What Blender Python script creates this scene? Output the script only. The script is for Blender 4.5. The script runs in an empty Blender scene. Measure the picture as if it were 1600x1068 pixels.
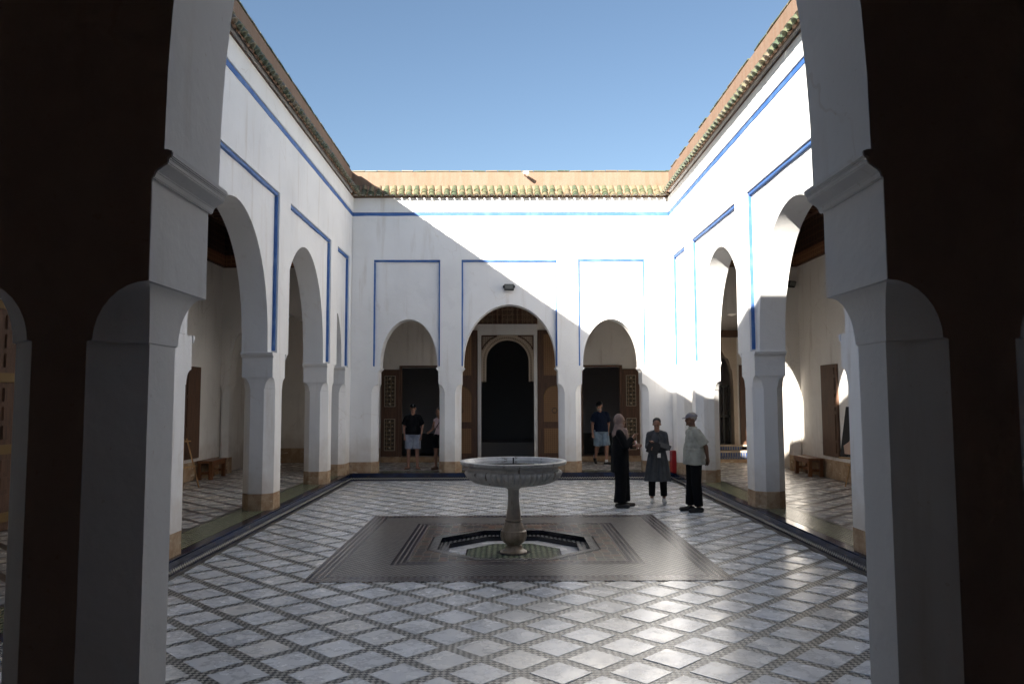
import bpy, bmesh, math, random
from mathutils import Vector, Matrix, noise
random.seed(7)
S = bpy.context.scene
COL = S.collection
R = math.radians

# ------------------------------------------------------------------ camera
FPX = 1195.0
EYE = Vector((0, 0, 1.95))
def cam_basis(f, xv, yv, roll):
    d = Vector((xv - 800, -(yv - 534), f)).normalized()
    up = Vector((math.sin(roll), math.cos(roll), 0)); up = (up - up.dot(d) * d).normalized()
    r = up.cross(d)
    return r, d, up
_x, _y, _z = cam_basis(FPX, 789.6, 623.0, -0.0027)
rows = [Vector((_x[i], _y[i], _z[i])) for i in range(3)]      # right, up, forward in world
cd = bpy.data.cameras.new('camera'); cam = bpy.data.objects.new('camera', cd); COL.objects.link(cam)
mw = Matrix((( rows[0][0], rows[1][0], -rows[2][0], EYE.x), (rows[0][1], rows[1][1], -rows[2][1], EYE.y),
             (rows[0][2], rows[1][2], -rows[2][2], EYE.z), (0, 0, 0, 1)))
cam.matrix_world = mw
cd.sensor_width = 36; cd.lens = FPX / 1600 * 36; cd.clip_start = 0.05; cd.clip_end = 3000
S.camera = cam
def project(p):
    q = Vector(p) - EYE
    c = [q.dot(v) for v in rows]
    if c[2] < 0.1: return None
    return 800 + FPX * c[0] / c[2], 534 - FPX * c[1] / c[2]

# ------------------------------------------------------------------ light
SUN = Vector((1.444, 2.41, -1.0)).normalized()        # direction the light travels
W = bpy.data.worlds.new('World'); S.world = W; W.use_nodes = True
wn = W.node_tree.nodes; wl = W.node_tree.links
sky = wn.new('ShaderNodeTexSky'); sky.sky_type = 'NISHITA'; sky.sun_disc = False
sky.sun_elevation = math.asin(-SUN.z); sky.sun_rotation = math.atan2(-SUN.x, -SUN.y)
sky.air_density = 1.0; sky.dust_density = 0.6; sky.ozone_density = 1.6
wl.new(sky.outputs[0], wn['Background'].inputs[0]); wn['Background'].inputs[1].default_value = 0.048
ld = bpy.data.lights.new('sun', 'SUN'); ld.energy = 5.0; ld.angle = R(0.5); ld.color = (1, 0.94, 0.85)
sun = bpy.data.objects.new('sun', ld); COL.objects.link(sun)
sun.rotation_euler = SUN.to_track_quat('-Z', 'Y').to_euler(); sun.location = (-10, -15, 20)
S.view_settings.view_transform = 'Standard'; S.view_settings.look = 'None'
S.view_settings.exposure = 1.85; S.view_settings.gamma = 1.0; S.view_settings.use_curve_mapping = False
S.cycles.max_bounces = 14; S.cycles.diffuse_bounces = 12; S.cycles.glossy_bounces = 4

# ------------------------------------------------------------------ material helpers
class Mat:
    def __init__(s, name, rough=0.8, base=(0.5, 0.5, 0.5), metal=0.0, spec=None):
        s.m = bpy.data.materials.new(name); s.m.use_nodes = True
        s.nt = s.m.node_tree; s.b = s.nt.nodes['Principled BSDF']
        s.b.inputs['Roughness'].default_value = rough; s.b.inputs['Metallic'].default_value = metal
        s.b.inputs['Base Color'].default_value = (*base, 1)
        if spec is not None: s.b.inputs['Specular IOR Level'].default_value = spec
    def n(s, typ, props=None, **ins):
        nd = s.nt.nodes.new('ShaderNode' + typ)
        for k, v in (props or {}).items(): setattr(nd, k, v)
        for k, v in ins.items():
            sk = nd.inputs[int(k[1:])] if k[0] == 'i' and k[1:].isdigit() else nd.inputs[k.replace('_', ' ')]
            s.put(sk, v)
        return nd
    def put(s, sk, v):
        if isinstance(v, bpy.types.NodeSocket): s.nt.links.new(v, sk)
        elif isinstance(v, bpy.types.Node): s.nt.links.new(v.outputs[0], sk)
        else:
            if sk.type == 'RGBA' and len(v) == 3: v = (*v, 1)
            sk.default_value = v
    def math(s, op, a, b=0.0, c=0.0): 
        return s.n('Math', {'operation': op}, i0=a, i1=b, i2=c).outputs[0]
    def mix(s, fac, a, b, blend='MIX'):
        nd = s.nt.nodes.new('ShaderNodeMix'); nd.data_type = 'RGBA'; nd.blend_type = blend
        s.put(nd.inputs[0], fac); s.put(nd.inputs[6], a); s.put(nd.inputs[7], b); return nd.outputs[2]
    def pos(s): return s.n('NewGeometry').outputs['Position']
    def obj(s): return s.n('TexCoord').outputs['Object']
    def xyz(s, v):
        nd = s.n('SeparateXYZ', i0=v); return nd.outputs[0], nd.outputs[1], nd.outputs[2]
    def noise(s, v, scale, detail=3, rough=0.5): return s.n('TexNoise', Vector=v, Scale=scale, Detail=float(detail), Roughness=rough).outputs[0]
    def ramp(s, f, lo, hi): return s.n('MapRange', {'interpolation_type': 'SMOOTHSTEP'}, i0=f, i1=lo, i2=hi).outputs[0]
    def scale(s, v, sc): return s.n('VectorMath', {'operation': 'MULTIPLY'}, i0=v, i1=sc).outputs[0]
    def bump(s, h, strength=0.2, dist=0.01):
        nd = s.n('Bump', Strength=strength, Distance=dist, Height=h); s.nt.links.new(nd.outputs[0], s.b.inputs['Normal'])
    def col(s, c): s.put(s.b.inputs['Base Color'], c)
    def rough(s, c): s.put(s.b.inputs['Roughness'], c)

def plaster(name, base, dark, floorz=0.17):
    M = Mat(name, 0.88, base, spec=0.25); p = M.pos(); x, y, z = M.xyz(p)
    a = M.ramp(M.noise(p, 0.9, 5), 0.35, 0.75)
    c = M.mix(a, base, tuple(v * 0.93 for v in base))
    st = M.noise(M.scale(p, (3.0, 3.0, 0.35)), 1.6, 5, 0.6)
    c = M.mix(M.math('MULTIPLY', M.ramp(st, 0.54, 0.78), 0.38), c, dark)
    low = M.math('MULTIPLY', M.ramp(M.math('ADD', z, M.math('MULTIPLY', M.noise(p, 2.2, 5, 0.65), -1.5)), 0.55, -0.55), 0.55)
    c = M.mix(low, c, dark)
    pa = M.ramp(M.noise(p, 1.3, 4, 0.6), 0.585, 0.60)
    c = M.mix(M.math('MULTIPLY', pa, 0.16), c, tuple(v * 0.8 for v in base))
    wp = M.n('VectorMath', {'operation': 'ADD'}, i0=p, i1=M.scale(M.n('TexNoise', Vector=p, Scale=4.0, Detail=3.0).outputs[1], (0.35, 0.35, 0.35))).outputs[0]
    cr = M.n('TexVoronoi', {'feature': 'DISTANCE_TO_EDGE'}, Vector=wp, Scale=0.55).outputs[0]
    ck = M.math('MULTIPLY', M.ramp(cr, 0.006, 0.002), M.ramp(M.noise(p, 0.8, 2), 0.52, 0.60))
    c = M.mix(M.math('MULTIPLY', ck, 0.22), c, dark)
    sp = M.ramp(M.noise(p, 38, 2), 0.70, 0.76)
    c = M.mix(M.math('MULTIPLY', sp, 0.25), c, dark)
    M.col(c)
    h = M.math('ADD', M.math('MULTIPLY', M.noise(p, 3.2, 4), 1.0), M.math('MULTIPLY', M.noise(p, 34, 4, 0.6), 0.09))
    M.bump(h, 0.38, 0.03)
    return M.m
PLASTER = plaster('lime_plaster', (0.85, 0.84, 0.825), (0.50, 0.42, 0.33))
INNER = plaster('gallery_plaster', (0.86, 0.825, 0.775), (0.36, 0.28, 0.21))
STUCCO = plaster('carved_stucco', (0.58, 0.49, 0.39), (0.25, 0.18, 0.12))

def mk_parapet():
    M = Mat('peach_render', 0.9, spec=0.2); p = M.pos()
    st = M.noise(M.scale(p, (6, 6, 0.6)), 1.5, 5, 0.65)
    c = M.mix(M.ramp(st, 0.35, 0.7), (0.235, 0.163, 0.120), (0.22, 0.138, 0.095))
    c = M.mix(M.ramp(M.noise(p, 3, 4), 0.55, 0.8), c, (0.19, 0.125, 0.085))
    M.col(c); M.bump(M.noise(p, 25, 4), 0.3, 0.02); return M.m
PARAPET = mk_parapet()
def mk_blue():
    M = Mat('blue_paint', 0.65); p = M.pos()
    M.col(M.mix(M.ramp(M.noise(p, 5, 5), 0.4, 0.75), (0.038, 0.125, 0.37), (0.10, 0.20, 0.42))); M.bump(M.noise(p, 30, 3), 0.2, 0.01); return M.m
BLUE = mk_blue()
def mk_plinth():
    M = Mat('ochre_plinth', 0.9, spec=0.2); p = M.pos()
    n1 = M.noise(p, 6, 6, 0.7)
    c = M.mix(M.ramp(n1, 0.38, 0.62), (0.44, 0.325, 0.215), (0.32, 0.205, 0.12))
    c = M.mix(M.ramp(M.noise(M.scale(p, (1, 1, 0.5)), 3.1, 6, 0.7), 0.60, 0.68), c, (0.13, 0.075, 0.055))
    c = M.mix(M.ramp(M.noise(M.scale(p, (1, 1, 3)), 4, 4), 0.6, 0.72), c, (0.55, 0.45, 0.33))
    M.col(c); M.bump(n1, 0.4, 0.02); return M.m
PLINTH = mk_plinth()

LAT = 0.575                    # diagonal of one lattice cell
LX, LY = 0.105, 6.2            # a node of the lattice
SID = LAT / math.sqrt(2)
def mk_marble(name, tint, rl, rh):
    M = Mat(name, 0.2, spec=0.85); p = M.pos(); g = M.n('NewGeometry'); oi = M.n('ObjectInfo')
    rnd = M.math('FRACT', M.math('ADD', g.outputs['Random Per Island'], oi.outputs['Random']))
    off = M.n('CombineXYZ', i2=M.math('MULTIPLY', rnd, 37.0)).outputs[0]
    q = M.n('VectorMath', {'operation': 'ADD'}, i0=p, i1=off).outputs[0]
    w = M.noise(q, 3.5, 6, 0.65)
    v = M.ramp(M.math('ABSOLUTE', M.math('SUBTRACT', w, 0.5)), 0.045, 0.0)
    base = M.mix(rnd, tuple(t * 0.86 for t in tint), tint)
    warm = M.ramp(M.math('FRACT', M.math('MULTIPLY', rnd, 7.3)), 0.62, 1.0)
    base = M.mix(M.math('MULTIPLY', warm, 0.55), base, (tint[0] * 0.98, tint[1] * 0.90, tint[2] * 0.78))
    c = M.mix(M.math('MULTIPLY', v, 0.34), base, (0.20, 0.215, 0.235))
    c = M.mix(M.math('MULTIPLY', M.ramp(M.noise(q, 9, 6, 0.7), 0.5, 0.75), 0.22), c, (0.26, 0.255, 0.235))
    M.col(c)
    M.rough(M.n('MapRange', i0=M.noise(p, 5, 4), i1=0.3, i2=0.7, i3=rl, i4=rh).outputs[0])
    M.bump(M.math('ADD', M.noise(p, 2.5, 2), M.math('MULTIPLY', M.noise(p, 45, 3), 0.05)), 0.10, 0.012); return M.m
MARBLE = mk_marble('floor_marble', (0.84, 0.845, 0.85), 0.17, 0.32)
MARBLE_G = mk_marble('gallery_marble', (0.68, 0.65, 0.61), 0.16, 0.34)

def mk_band(name, dk, lt):
    M = Mat(name, 0.32); x, y, z = M.xyz(M.pos())
    a = M.math('MULTIPLY', M.math('ADD', M.math('SUBTRACT', x, LX), M.math('SUBTRACT', y, LY)), 0.70711)
    b = M.math('MULTIPLY', M.math('SUBTRACT', M.math('SUBTRACT', x, LX), M.math('SUBTRACT', y, LY)), 0.70711)
    cs = SID / 12.0
    v = M.n('CombineXYZ', i0=M.math('ADD', a, cs * 0.5), i1=M.math('ADD', b, cs * 0.5)).outputs[0]
    ch = M.n('TexChecker', Vector=v, Scale=1.0 / cs, i1=(0, 0, 0), i2=(1, 1, 1)).outputs[1]
    n = M.noise(M.pos(), 9, 3)
    c = M.mix(ch, dk, M.mix(M.ramp(n, 0.35, 0.7), lt, tuple(k * 0.55 for k in lt)))
    M.col(c); M.bump(ch, 0.15, 0.004); return M.m
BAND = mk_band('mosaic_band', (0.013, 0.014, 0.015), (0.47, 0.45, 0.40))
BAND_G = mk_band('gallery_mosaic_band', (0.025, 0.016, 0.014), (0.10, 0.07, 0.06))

def mk_check(name, cols, cell, diag=True, rough=0.25):
    M = Mat(name, rough); x, y, z = M.xyz(M.pos())
    if diag:
        a = M.math('ADD', x, y); b = M.math('SUBTRACT', x, y)
    else: a, b = x, y
    v = M.n('CombineXYZ', i0=a, i1=b, i2=0.013).outputs[0]
    ch = M.n('TexChecker', Vector=v, Scale=1.0 / cell, i1=(0, 0, 0), i2=(1, 1, 1)).outputs[1]
    wn_ = M.n('TexWhiteNoise', {'noise_dimensions': '3D'}, Vector=M.n('VectorMath', {'operation': 'FLOOR'}, i0=M.scale(v, (1 / cell,) * 3)).outputs[0]).outputs[0]
    dk = M.mix(wn_, cols[0], cols[1])
    M.col(M.mix(ch, dk, M.mix(wn_, cols[2], tuple(k * 0.7 for k in cols[2]))))
    M.bump(ch, 0.1, 0.003); return M.m
STRIP = mk_check('green_zellij', ((0.03, 0.05, 0.02), (0.06, 0.09, 0.03), (0.34, 0.33, 0.22)), 0.055)
POOLGREEN = mk_check('green_pool_zellij', ((0.015, 0.05, 0.03), (0.03, 0.09, 0.04), (0.26, 0.28, 0.20)), 0.075)
CHECK = mk_check('black_white_zellij', ((0.010, 0.010, 0.014), (0.028, 0.020, 0.018), (0.32, 0.295, 0.27)), 0.045, False, 0.3)

MC = (0.142, 10.70); MH = 2.33          # mosaic centre and half size
def mk_stripes(name):
    M = Mat(name, 0.25); x, y, z = M.xyz(M.pos())
    r = M.math('MAXIMUM', M.math('ABSOLUTE', M.math('SUBTRACT', x, MC[0])), M.math('ABSOLUTE', M.math('SUBTRACT', y, MC[1])))
    s_ = M.math('FRACT', M.math('MULTIPLY', r, 1 / 0.062))
    w = M.ramp(M.math('ABSOLUTE', M.math('SUBTRACT', s_, 0.5)), 0.24, 0.17)
    v = M.n('CombineXYZ', i0=x, i1=y, i2=0.01).outputs[0]
    ch = M.n('TexChecker', Vector=v, Scale=1 / 0.035, i1=(0, 0, 0), i2=(1, 1, 1)).outputs[1]
    lt = M.mix(ch, (0.36, 0.33, 0.30), (0.16, 0.12, 0.10))
    M.col(M.mix(w, (0.014, 0.015, 0.03), lt)); return M.m
STRIPES = mk_stripes('striped_border')
def mk_star():
    M = Mat('star_zellij', 0.28); p = M.pos(); x, y, z = M.xyz(p)
    v = M.n('CombineXYZ', i0=M.math('ABSOLUTE', M.math('SUBTRACT', x, MC[0])), i1=M.math('ABSOLUTE', M.math('SUBTRACT', y, MC[1]))).outputs[0]
    vo = M.n('TexVoronoi', {'voronoi_dimensions': '2D', 'feature': 'F1'}, Vector=v, Scale=9.0, Randomness=0.30)
    e = M.n('TexVoronoi', {'voronoi_dimensions': '2D', 'feature': 'DISTANCE_TO_EDGE'}, Vector=v, Scale=9.0, Randomness=0.30).outputs[0]
    hue = M.n('SeparateColor', i0=vo.outputs['Color']).outputs[0]
    c = M.mix(M.ramp(hue, 0.30, 0.34), (0.17, 0.075, 0.04), (0.014, 0.016, 0.024))
    c = M.mix(M.ramp(hue, 0.62, 0.66), c, (0.06, 0.075, 0.05))
    c = M.mix(M.ramp(hue, 0.82, 0.85), c, (0.11, 0.075, 0.05))
    c = M.mix(M.ramp(e, 0.07, 0.03), c, (0.30, 0.275, 0.245))
    big = M.n('TexVoronoi', {'voronoi_dimensions': '2D', 'feature': 'F1'}, Vector=v, Scale=2.6, Randomness=0.0).outputs[0]
    ring = M.ramp(M.math('ABSOLUTE', M.math('SUBTRACT', big, 0.28)), 0.05, 0.03)
    c = M.mix(M.math('MULTIPLY', ring, 0.55), c, (0.020, 0.022, 0.030))
    c = M.mix(M.math('MULTIPLY', M.ramp(big, 0.09, 0.07), 0.8), c, (0.22, 0.10, 0.05))
    M.col(c); return M.m
STAR = mk_star()
def mk_kerb():
    M = Mat('kerb_zellij', 0.22); x, y, z = M.xyz(M.pos())
    u = M.math('ADD', x, y)
    zz = M.math('MULTIPLY', z, 1.0)
    tri = M.math('ABSOLUTE', M.math('SUBTRACT', M.math('FRACT', M.math('MULTIPLY', u, 1 / 0.06)), 0.5))
    zig = M.ramp(M.math('ABSOLUTE', M.math('SUBTRACT', zz, M.math('ADD', 0.035, M.math('MULTIPLY', tri, 0.05)))), 0.018, 0.008)
    c = M.mix(zig, (0.012, 0.016, 0.045), (0.40, 0.38, 0.32))
    M.col(c); return M.m
KERB = mk_kerb()
def mk_nosing():
    M = Mat('blue_glazed_tile', 0.16); x, y, z = M.xyz(M.pos())
    n = M.noise(M.pos(), 4, 3)
    c = M.mix(M.ramp(n, 0.4, 0.65), (0.007, 0.010, 0.028), (0.012, 0.024, 0.075))
    ch = M.ramp(M.noise(M.pos(), 14, 4), 0.66, 0.70)
    M.col(M.mix(ch, c, (0.25, 0.15, 0.09))); return M.m
NOSING = mk_nosing()
def mk_floorstrip():
    M = Mat('floor_edge_strips', 0.28); x, y, z = M.xyz(M.pos())
    u = M.math('ADD', x, y)
    ch = M.ramp(M.math('FRACT', M.math('MULTIPLY', u, 1 / 0.05)), 0.45, 0.55)
    M.col(M.mix(ch, (0.015, 0.015, 0.022), (0.15, 0.13, 0.10))); return M.m
EDGE = mk_floorstrip()

def mk_fountain():
    M = Mat('weathered_marble', 0.42); p = M.pos(); x, y, z = M.xyz(p)
    n = M.noise(p, 7, 6, 0.65)
    low = M.ramp(M.math('ADD', z, M.math('MULTIPLY', n, 0.35)), 1.02, 0.35)
    c = M.mix(M.ramp(n, 0.35, 0.7), (0.56, 0.55, 0.53), (0.40, 0.385, 0.36))
    c = M.mix(low, c, M.mix(M.ramp(n, 0.4, 0.65), (0.33, 0.265, 0.205), (0.21, 0.16, 0.115)))
    c = M.mix(M.ramp(M.noise(M.scale(p, (9, 9, 1.2)), 2, 4), 0.58, 0.75), c, (0.16, 0.13, 0.10))
    M.col(c); M.bump(M.noise(p, 60, 4), 0.2, 0.006); return M.m
FMARBLE = mk_fountain()
WATER = Mat('dark_water', 0.04, (0.012, 0.022, 0.018)).m

def mk_wood(name, a, b, rough=0.55):
    M = Mat(name, rough); p = M.pos()
    n = M.noise(M.scale(p, (14, 14, 1.2)), 2.0, 5, 0.6)
    M.col(M.mix(M.ramp(n, 0.3, 0.7), a, b)); M.bump(n, 0.2, 0.006); return M.m
WOOD = mk_wood('dark_cedar', (0.14, 0.070, 0.040), (0.078, 0.039, 0.023))
BENCHW = mk_wood('bench_wood', (0.22, 0.085, 0.030), (0.12, 0.042, 0.015), 0.4)
PINE = mk_wood('pale_pine', (0.48, 0.29, 0.13), (0.36, 0.20, 0.08), 0.5)
BEAMW = mk_wood('beam_cedar', (0.24, 0.12, 0.075), (0.12, 0.06, 0.038))
def mk_carved(name, a, b, c3, sc):
    M = Mat(name, 0.5); p = M.pos(); x, y, z = M.xyz(p)
    v = M.n('CombineXYZ', i0=M.math('ADD', x, y), i1=z).outputs[0]
    vo = M.n('TexVoronoi', {'voronoi_dimensions': '2D', 'feature': 'DISTANCE_TO_EDGE'}, Vector=v, Scale=sc, Randomness=0.12).outputs[0]
    w = M.ramp(vo, 0.14, 0.08)
    n = M.noise(p, 6, 4)
    cc = M.mix(w, M.mix(n, a, b), c3)
    v2 = M.n('TexVoronoi', {'voronoi_dimensions': '2D', 'feature': 'F1'}, Vector=v, Scale=sc * 2.3, Randomness=0.3).outputs[0]
    cc = M.mix(M.math('MULTIPLY', M.ramp(v2, 0.28, 0.2), 0.5), cc, c3)
    M.col(cc); M.bump(M.math('ADD', w, M.ramp(v2, 0.35, 0.2)), 0.6, 0.012); return M.m
GILT = mk_carved('painted_gilt_panel', (0.19, 0.098, 0.045), (0.25, 0.13, 0.06), (0.34, 0.20, 0.10), 17)
CARVED = mk_carved('carved_cedar', (0.09, 0.05, 0.034), (0.12, 0.066, 0.042), (0.26, 0.165, 0.10), 7)
FRIEZE = mk_carved('painted_frieze', (0.26, 0.11, 0.055), (0.20, 0.08, 0.038), (0.36, 0.19, 0.09), 9)
FRIEZED = mk_carved('dark_carved_frieze', (0.045, 0.028, 0.020), (0.06, 0.036, 0.025), (0.12, 0.07, 0.045), 6)
FLORAL = mk_carved('painted_floral_panel', (0.040, 0.030, 0.020), (0.055, 0.038, 0.022), (0.20, 0.14, 0.08), 9)
TANW = mk_wood('pale_cedar', (0.30, 0.20, 0.12), (0.20, 0.125, 0.07))
GOLD = Mat('ochre_gilt', 0.55, (0.19, 0.115, 0.035)).m
INLAY = Mat('pale_inlay', 0.5, (0.42, 0.36, 0.27)).m
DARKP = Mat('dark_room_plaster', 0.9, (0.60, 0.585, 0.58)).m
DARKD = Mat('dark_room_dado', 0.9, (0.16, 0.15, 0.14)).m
def mk_glaze():
    M = Mat('glazed_roof_tile', 0.35); oi = M.n('ObjectInfo').outputs['Random']; p = M.pos()
    n = M.noise(p, 16, 4, 0.65)
    t = M.math('ADD', M.math('MULTIPLY', oi, 0.75), M.math('MULTIPLY', n, 0.35))
    c = M.mix(M.ramp(t, 0.20, 0.45), (0.075, 0.105, 0.065), (0.125, 0.14, 0.08))
    c = M.mix(M.ramp(t, 0.50, 0.68), c, (0.185, 0.165, 0.10))
    c = M.mix(M.ramp(t, 0.78, 0.95), c, (0.21, 0.16, 0.11))
    c = M.mix(M.ramp(M.noise(p, 40, 3), 0.58, 0.68), c, (0.20, 0.15, 0.095))
    M.col(c); return M.m
GLAZE = mk_glaze()
CLAY = Mat('clay_bed', 0.85, (0.30, 0.19, 0.125)).m
def mk_ground():
    M = Mat('bare_earth', 0.95); p = M.pos(); M.col(M.mix(M.noise(p, 0.4, 5), (0.34, 0.22, 0.14), (0.26, 0.17, 0.11))); return M.m
EARTH = mk_ground()
BLACKM = Mat('black_metal', 0.45, (0.02, 0.02, 0.021)).m
LENS = Mat('lamp_glass', 0.12, (0.20, 0.21, 0.20)).m
REDM = Mat('red_enamel', 0.35, (0.30, 0.012, 0.016)).m
WHITEM = Mat('white_plastic', 0.4, (0.75, 0.73, 0.70)).m
RUST = Mat('rusty_bracket', 0.7, (0.25, 0.11, 0.05)).m
def cloth(name, c, c2=None):
    M = Mat(name, 0.9, c, spec=0.15); p = M.obj()
    n = M.noise(p, 9, 4)
    M.col(M.mix(M.ramp(n, 0.35, 0.7), c, c2 or tuple(k * 0.75 for k in c))); M.bump(M.noise(M.scale(p, (1.6, 1.6, 0.6)), 9, 3), 0.5, 0.03); return M.m
def skin(name, c):
    M = Mat(name, 0.55, c); M.col(M.mix(M.noise(M.obj(), 14, 3), c, tuple(k * 0.8 for k in c))); return M.m

# ------------------------------------------------------------------ mesh helpers
class MB:
    def __init__(s): s.v = []; s.f = []
    def add(s, vs, fs):
        o = len(s.v); s.v += [tuple(v) for v in vs]; s.f += [tuple(i + o for i in f) for f in fs]; return s
    def box(s, x0, x1, y0, y1, z0, z1):
        return s.add([(x, y, z) for z in (z0, z1) for y in (y0, y1) for x in (x0, x1)],
              [(0, 2, 3, 1), (4, 5, 7, 6), (0, 1, 5, 4), (2, 6, 7, 3), (0, 4, 6, 2), (1, 3, 7, 5)])
    def prism(s, pts, fn):           # pts: 2D outline, fn(p, k) -> 3D for k in 0, 1
        n = len(pts)
        return s.add([fn(p, 0) for p in pts] + [fn(p, 1) for p in pts],
              [tuple(range(n)), tuple(range(2 * n - 1, n - 1, -1))] + [(i, (i + 1) % n, n + (i + 1) % n, n + i) for i in range(n)])
    def rings(s, rs, closed=True, caps=True):   # rs: list of equal-length rings of 3D points
        n = len(rs[0]); vs = [p for r in rs for p in r]; fs = []
        for k in range(len(rs) - 1):
            for i in range(n if closed else n - 1):
                j = (i + 1) % n; fs.append((k * n + i, k * n + j, (k + 1) * n + j, (k + 1) * n + i))
        if caps: fs += [tuple(range(n)), tuple(range((len(rs) - 1) * n, len(rs) * n))]
        return s.add(vs, fs)
    def tube(s, pts, r, n=8):
        rs = []
        pts = [Vector(p) for p in pts]
        for i, p in enumerate(pts):
            d = (pts[min(i + 1, len(pts) - 1)] - pts[max(i - 1, 0)]).normalized()
            a = d.orthogonal().normalized(); b = d.cross(a)
            rr = r[i] if isinstance(r, (list, tuple)) else r
            rs.append([p + rr * (math.cos(t * 2 * math.pi / n) * a + math.sin(t * 2 * math.pi / n) * b) for t in range(n)])
        return s.rings(rs)
    def bar(s, p, q, w, t):          # a rectangular bar from p to q
        p, q = Vector(p), Vector(q); d = (q - p).normalized()
        a = d.cross(Vector((0, 0, 1)));  a = a.normalized() if a.length > 1e-4 else Vector((1, 0, 0)); b = a.cross(d)
        return s.rings([[c + a * sx * w / 2 + b * sy * t / 2 for sx, sy in ((-1, -1), (1, -1), (1, 1), (-1, 1))] for c in (p, q)])
    def mesh(s, name, mat, smooth=False, bevel=0.0, angle=35, merge=False):
        me = bpy.data.meshes.new(name)
        bm = bmesh.new(); vs = [bm.verts.new(v) for v in s.v]
        for f in s.f:
            try: bm.faces.new([vs[i] for i in f])
            except ValueError: pass
        if merge: bmesh.ops.remove_doubles(bm, verts=bm.verts, dist=1e-5)
        bmesh.ops.recalc_face_normals(bm, faces=bm.faces)
        if bevel:
            es = [e for e in bm.edges if len(e.link_faces) == 2 and e.calc_face_angle(0) > 0.6]
            bmesh.ops.bevel(bm, geom=es, offset=bevel, segments=2, affect='EDGES', clamp_overlap=True)
        bm.to_mesh(me); bm.free()
        if smooth or bevel:
            me.shade_smooth(); me.set_sharp_from_angle(angle=R(angle))
        me.materials.append(mat); return me
    def build(s, name, mat, parent=None, **k):
        return link(name, s.mesh(name, mat, **k), parent)
def link(name, me, parent=None, loc=None):
    o = bpy.data.objects.new(name, me); COL.objects.link(o)
    if parent is not None:
        o.parent = parent
        if loc is None and parent.type == 'EMPTY' and not parent.get('_local'): o.location = -Vector(parent.location)
    if loc is not None:
        o.location = Vector(loc) - (Vector(parent.location) if parent is not None and parent.type == 'EMPTY' and not parent.get('_local') else Vector((0, 0, 0)))
    return o
def thing(name, label, cat, loc=(0, 0, 0), rotz=0.0, group=None, local=False):
    o = bpy.data.objects.new(name, None); COL.objects.link(o); o.location = loc; o.rotation_euler = (0, 0, rotz)
    o['label'] = label; o['category'] = cat; o.empty_display_size = 0.2
    if group: o['group'] = group
    if local: o['_local'] = 1
    return o
def struct(o): o['kind'] = 'structure'; return o

# ------------------------------------------------------------------ layout numbers
CX = 0.15
XL, XR = CX - 3.93, CX + 3.93          # courtyard faces of the side walls
YN, YB = 2.78, 18.72                   # courtyard faces of the near and back walls
TH = 0.50                              # wall thickness
FZ = 0.17                              # gallery floor
ZI = 2.72                              # impost height
GXL, GXR, GYB, GYN = -6.95, 7.25, 21.95, -1.6   # outer walls of the galleries
ZT = 6.93                              # top of the white wall
ZP = 7.60                              # parapet top
KF = 3.87                              # kerb face, half distance

def frame_fn(side):
    if side == 'left': return lambda u, w, z: (XL - w, u, z)
    if side == 'right': return lambda u, w, z: (XR + w, u, z)
    if side == 'back': return lambda u, w, z: (u, YB + w, z)
    return lambda u, w, z: (u, YN - w, z)

def arch_pts(c, a, z0, rise, n=40):
    pts = []
    for i in range(n + 1):
        th = math.pi * i / n; t = -math.cos(th)             # -1..1
        ux = abs(t)
        zz = (1 - ux ** (1 / 0.53)) ** (1 / 2.3) if ux < 1 else 0.0
        pts.append((c + a * t, z0 + rise * zz))
    return pts
def slab(mb, F, bottom, ztop, w0, w1):
    n = len(bottom); vs = []
    for (u, z) in bottom:
        vs += [F(u, w0, z), F(u, w1, z), F(u, w0, ztop), F(u, w1, ztop)]
    fs = [(0, 1, 3, 2), (4 * n - 4, 4 * n - 2, 4 * n - 1, 4 * n - 3)]
    for i in range(n - 1):
        a, b = 4 * i, 4 * i + 4
        fs.append((a, b, b + 1, a + 1))
        if abs(bottom[i][0] - bottom[i + 1][0]) > 1e-6:
            fs += [(a, a + 2, b + 2, b), (a + 1, b + 1, b + 3, a + 3), (a + 2, a + 3, b + 3, b + 2)]
    mb.add(vs, fs)

def column_mesh(F, u0, u1, w0, w1, ch=0.14, fl=0.020, ztop=ZI, zpl=0.44, cham=(1, 1, 1, 1)):
    """octagonal shaft whose chamfers end in little arched stops under a square block"""
    def ring(z, c, g):
        a0, a1, b0, b1 = u0 + g, u1 - g, w0, w1
        c = max(c, 0.002)
        q = [c if k else 0.002 for k in cham]
        return [F(a0 + q[0], b0, z), F(a1 - q[1], b0, z), F(a1, b0 + q[1], z), F(a1, b1 - q[2], z),
                F(a1 - q[2], b1, z), F(a0 + q[3], b1, z), F(a0, b1 - q[3], z), F(a0, b0 + q[0], z)]
    z1, z2 = 2.13, 2.315
    rs = [ring(zpl, ch, fl), ring(1.3, ch, fl), ring(z1, ch, fl), ring(z1 + 0.003, ch - 0.012, fl * 0.92)]
    for i in range(1, 9):
        t = i / 8 * math.pi / 2
        rs.append(ring(z1 + (z2 - z1) * math.sin(t), (ch - 0.012) * math.cos(t), fl * (0.92 * math.cos(t))))
    rs.append(ring(ztop, 0.0, 0.0))
    m = MB().rings(rs)
    p = MB().rings([ring(FZ, ch + 0.004, fl - 0.010), ring(zpl - 0.015, ch + 0.004, fl - 0.008), ring(zpl, ch + 0.002, fl - 0.003)])
    return m, p
IMPOST = [(0, -0.115), (0.012, -0.115), (0.018, -0.085), (0.045, -0.055), (0.055, -0.045), (0.055, -0.02), (0.066, -0.015), (0.068, 0.012), (0.05, 0.022), (0, 0.022)]

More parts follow.
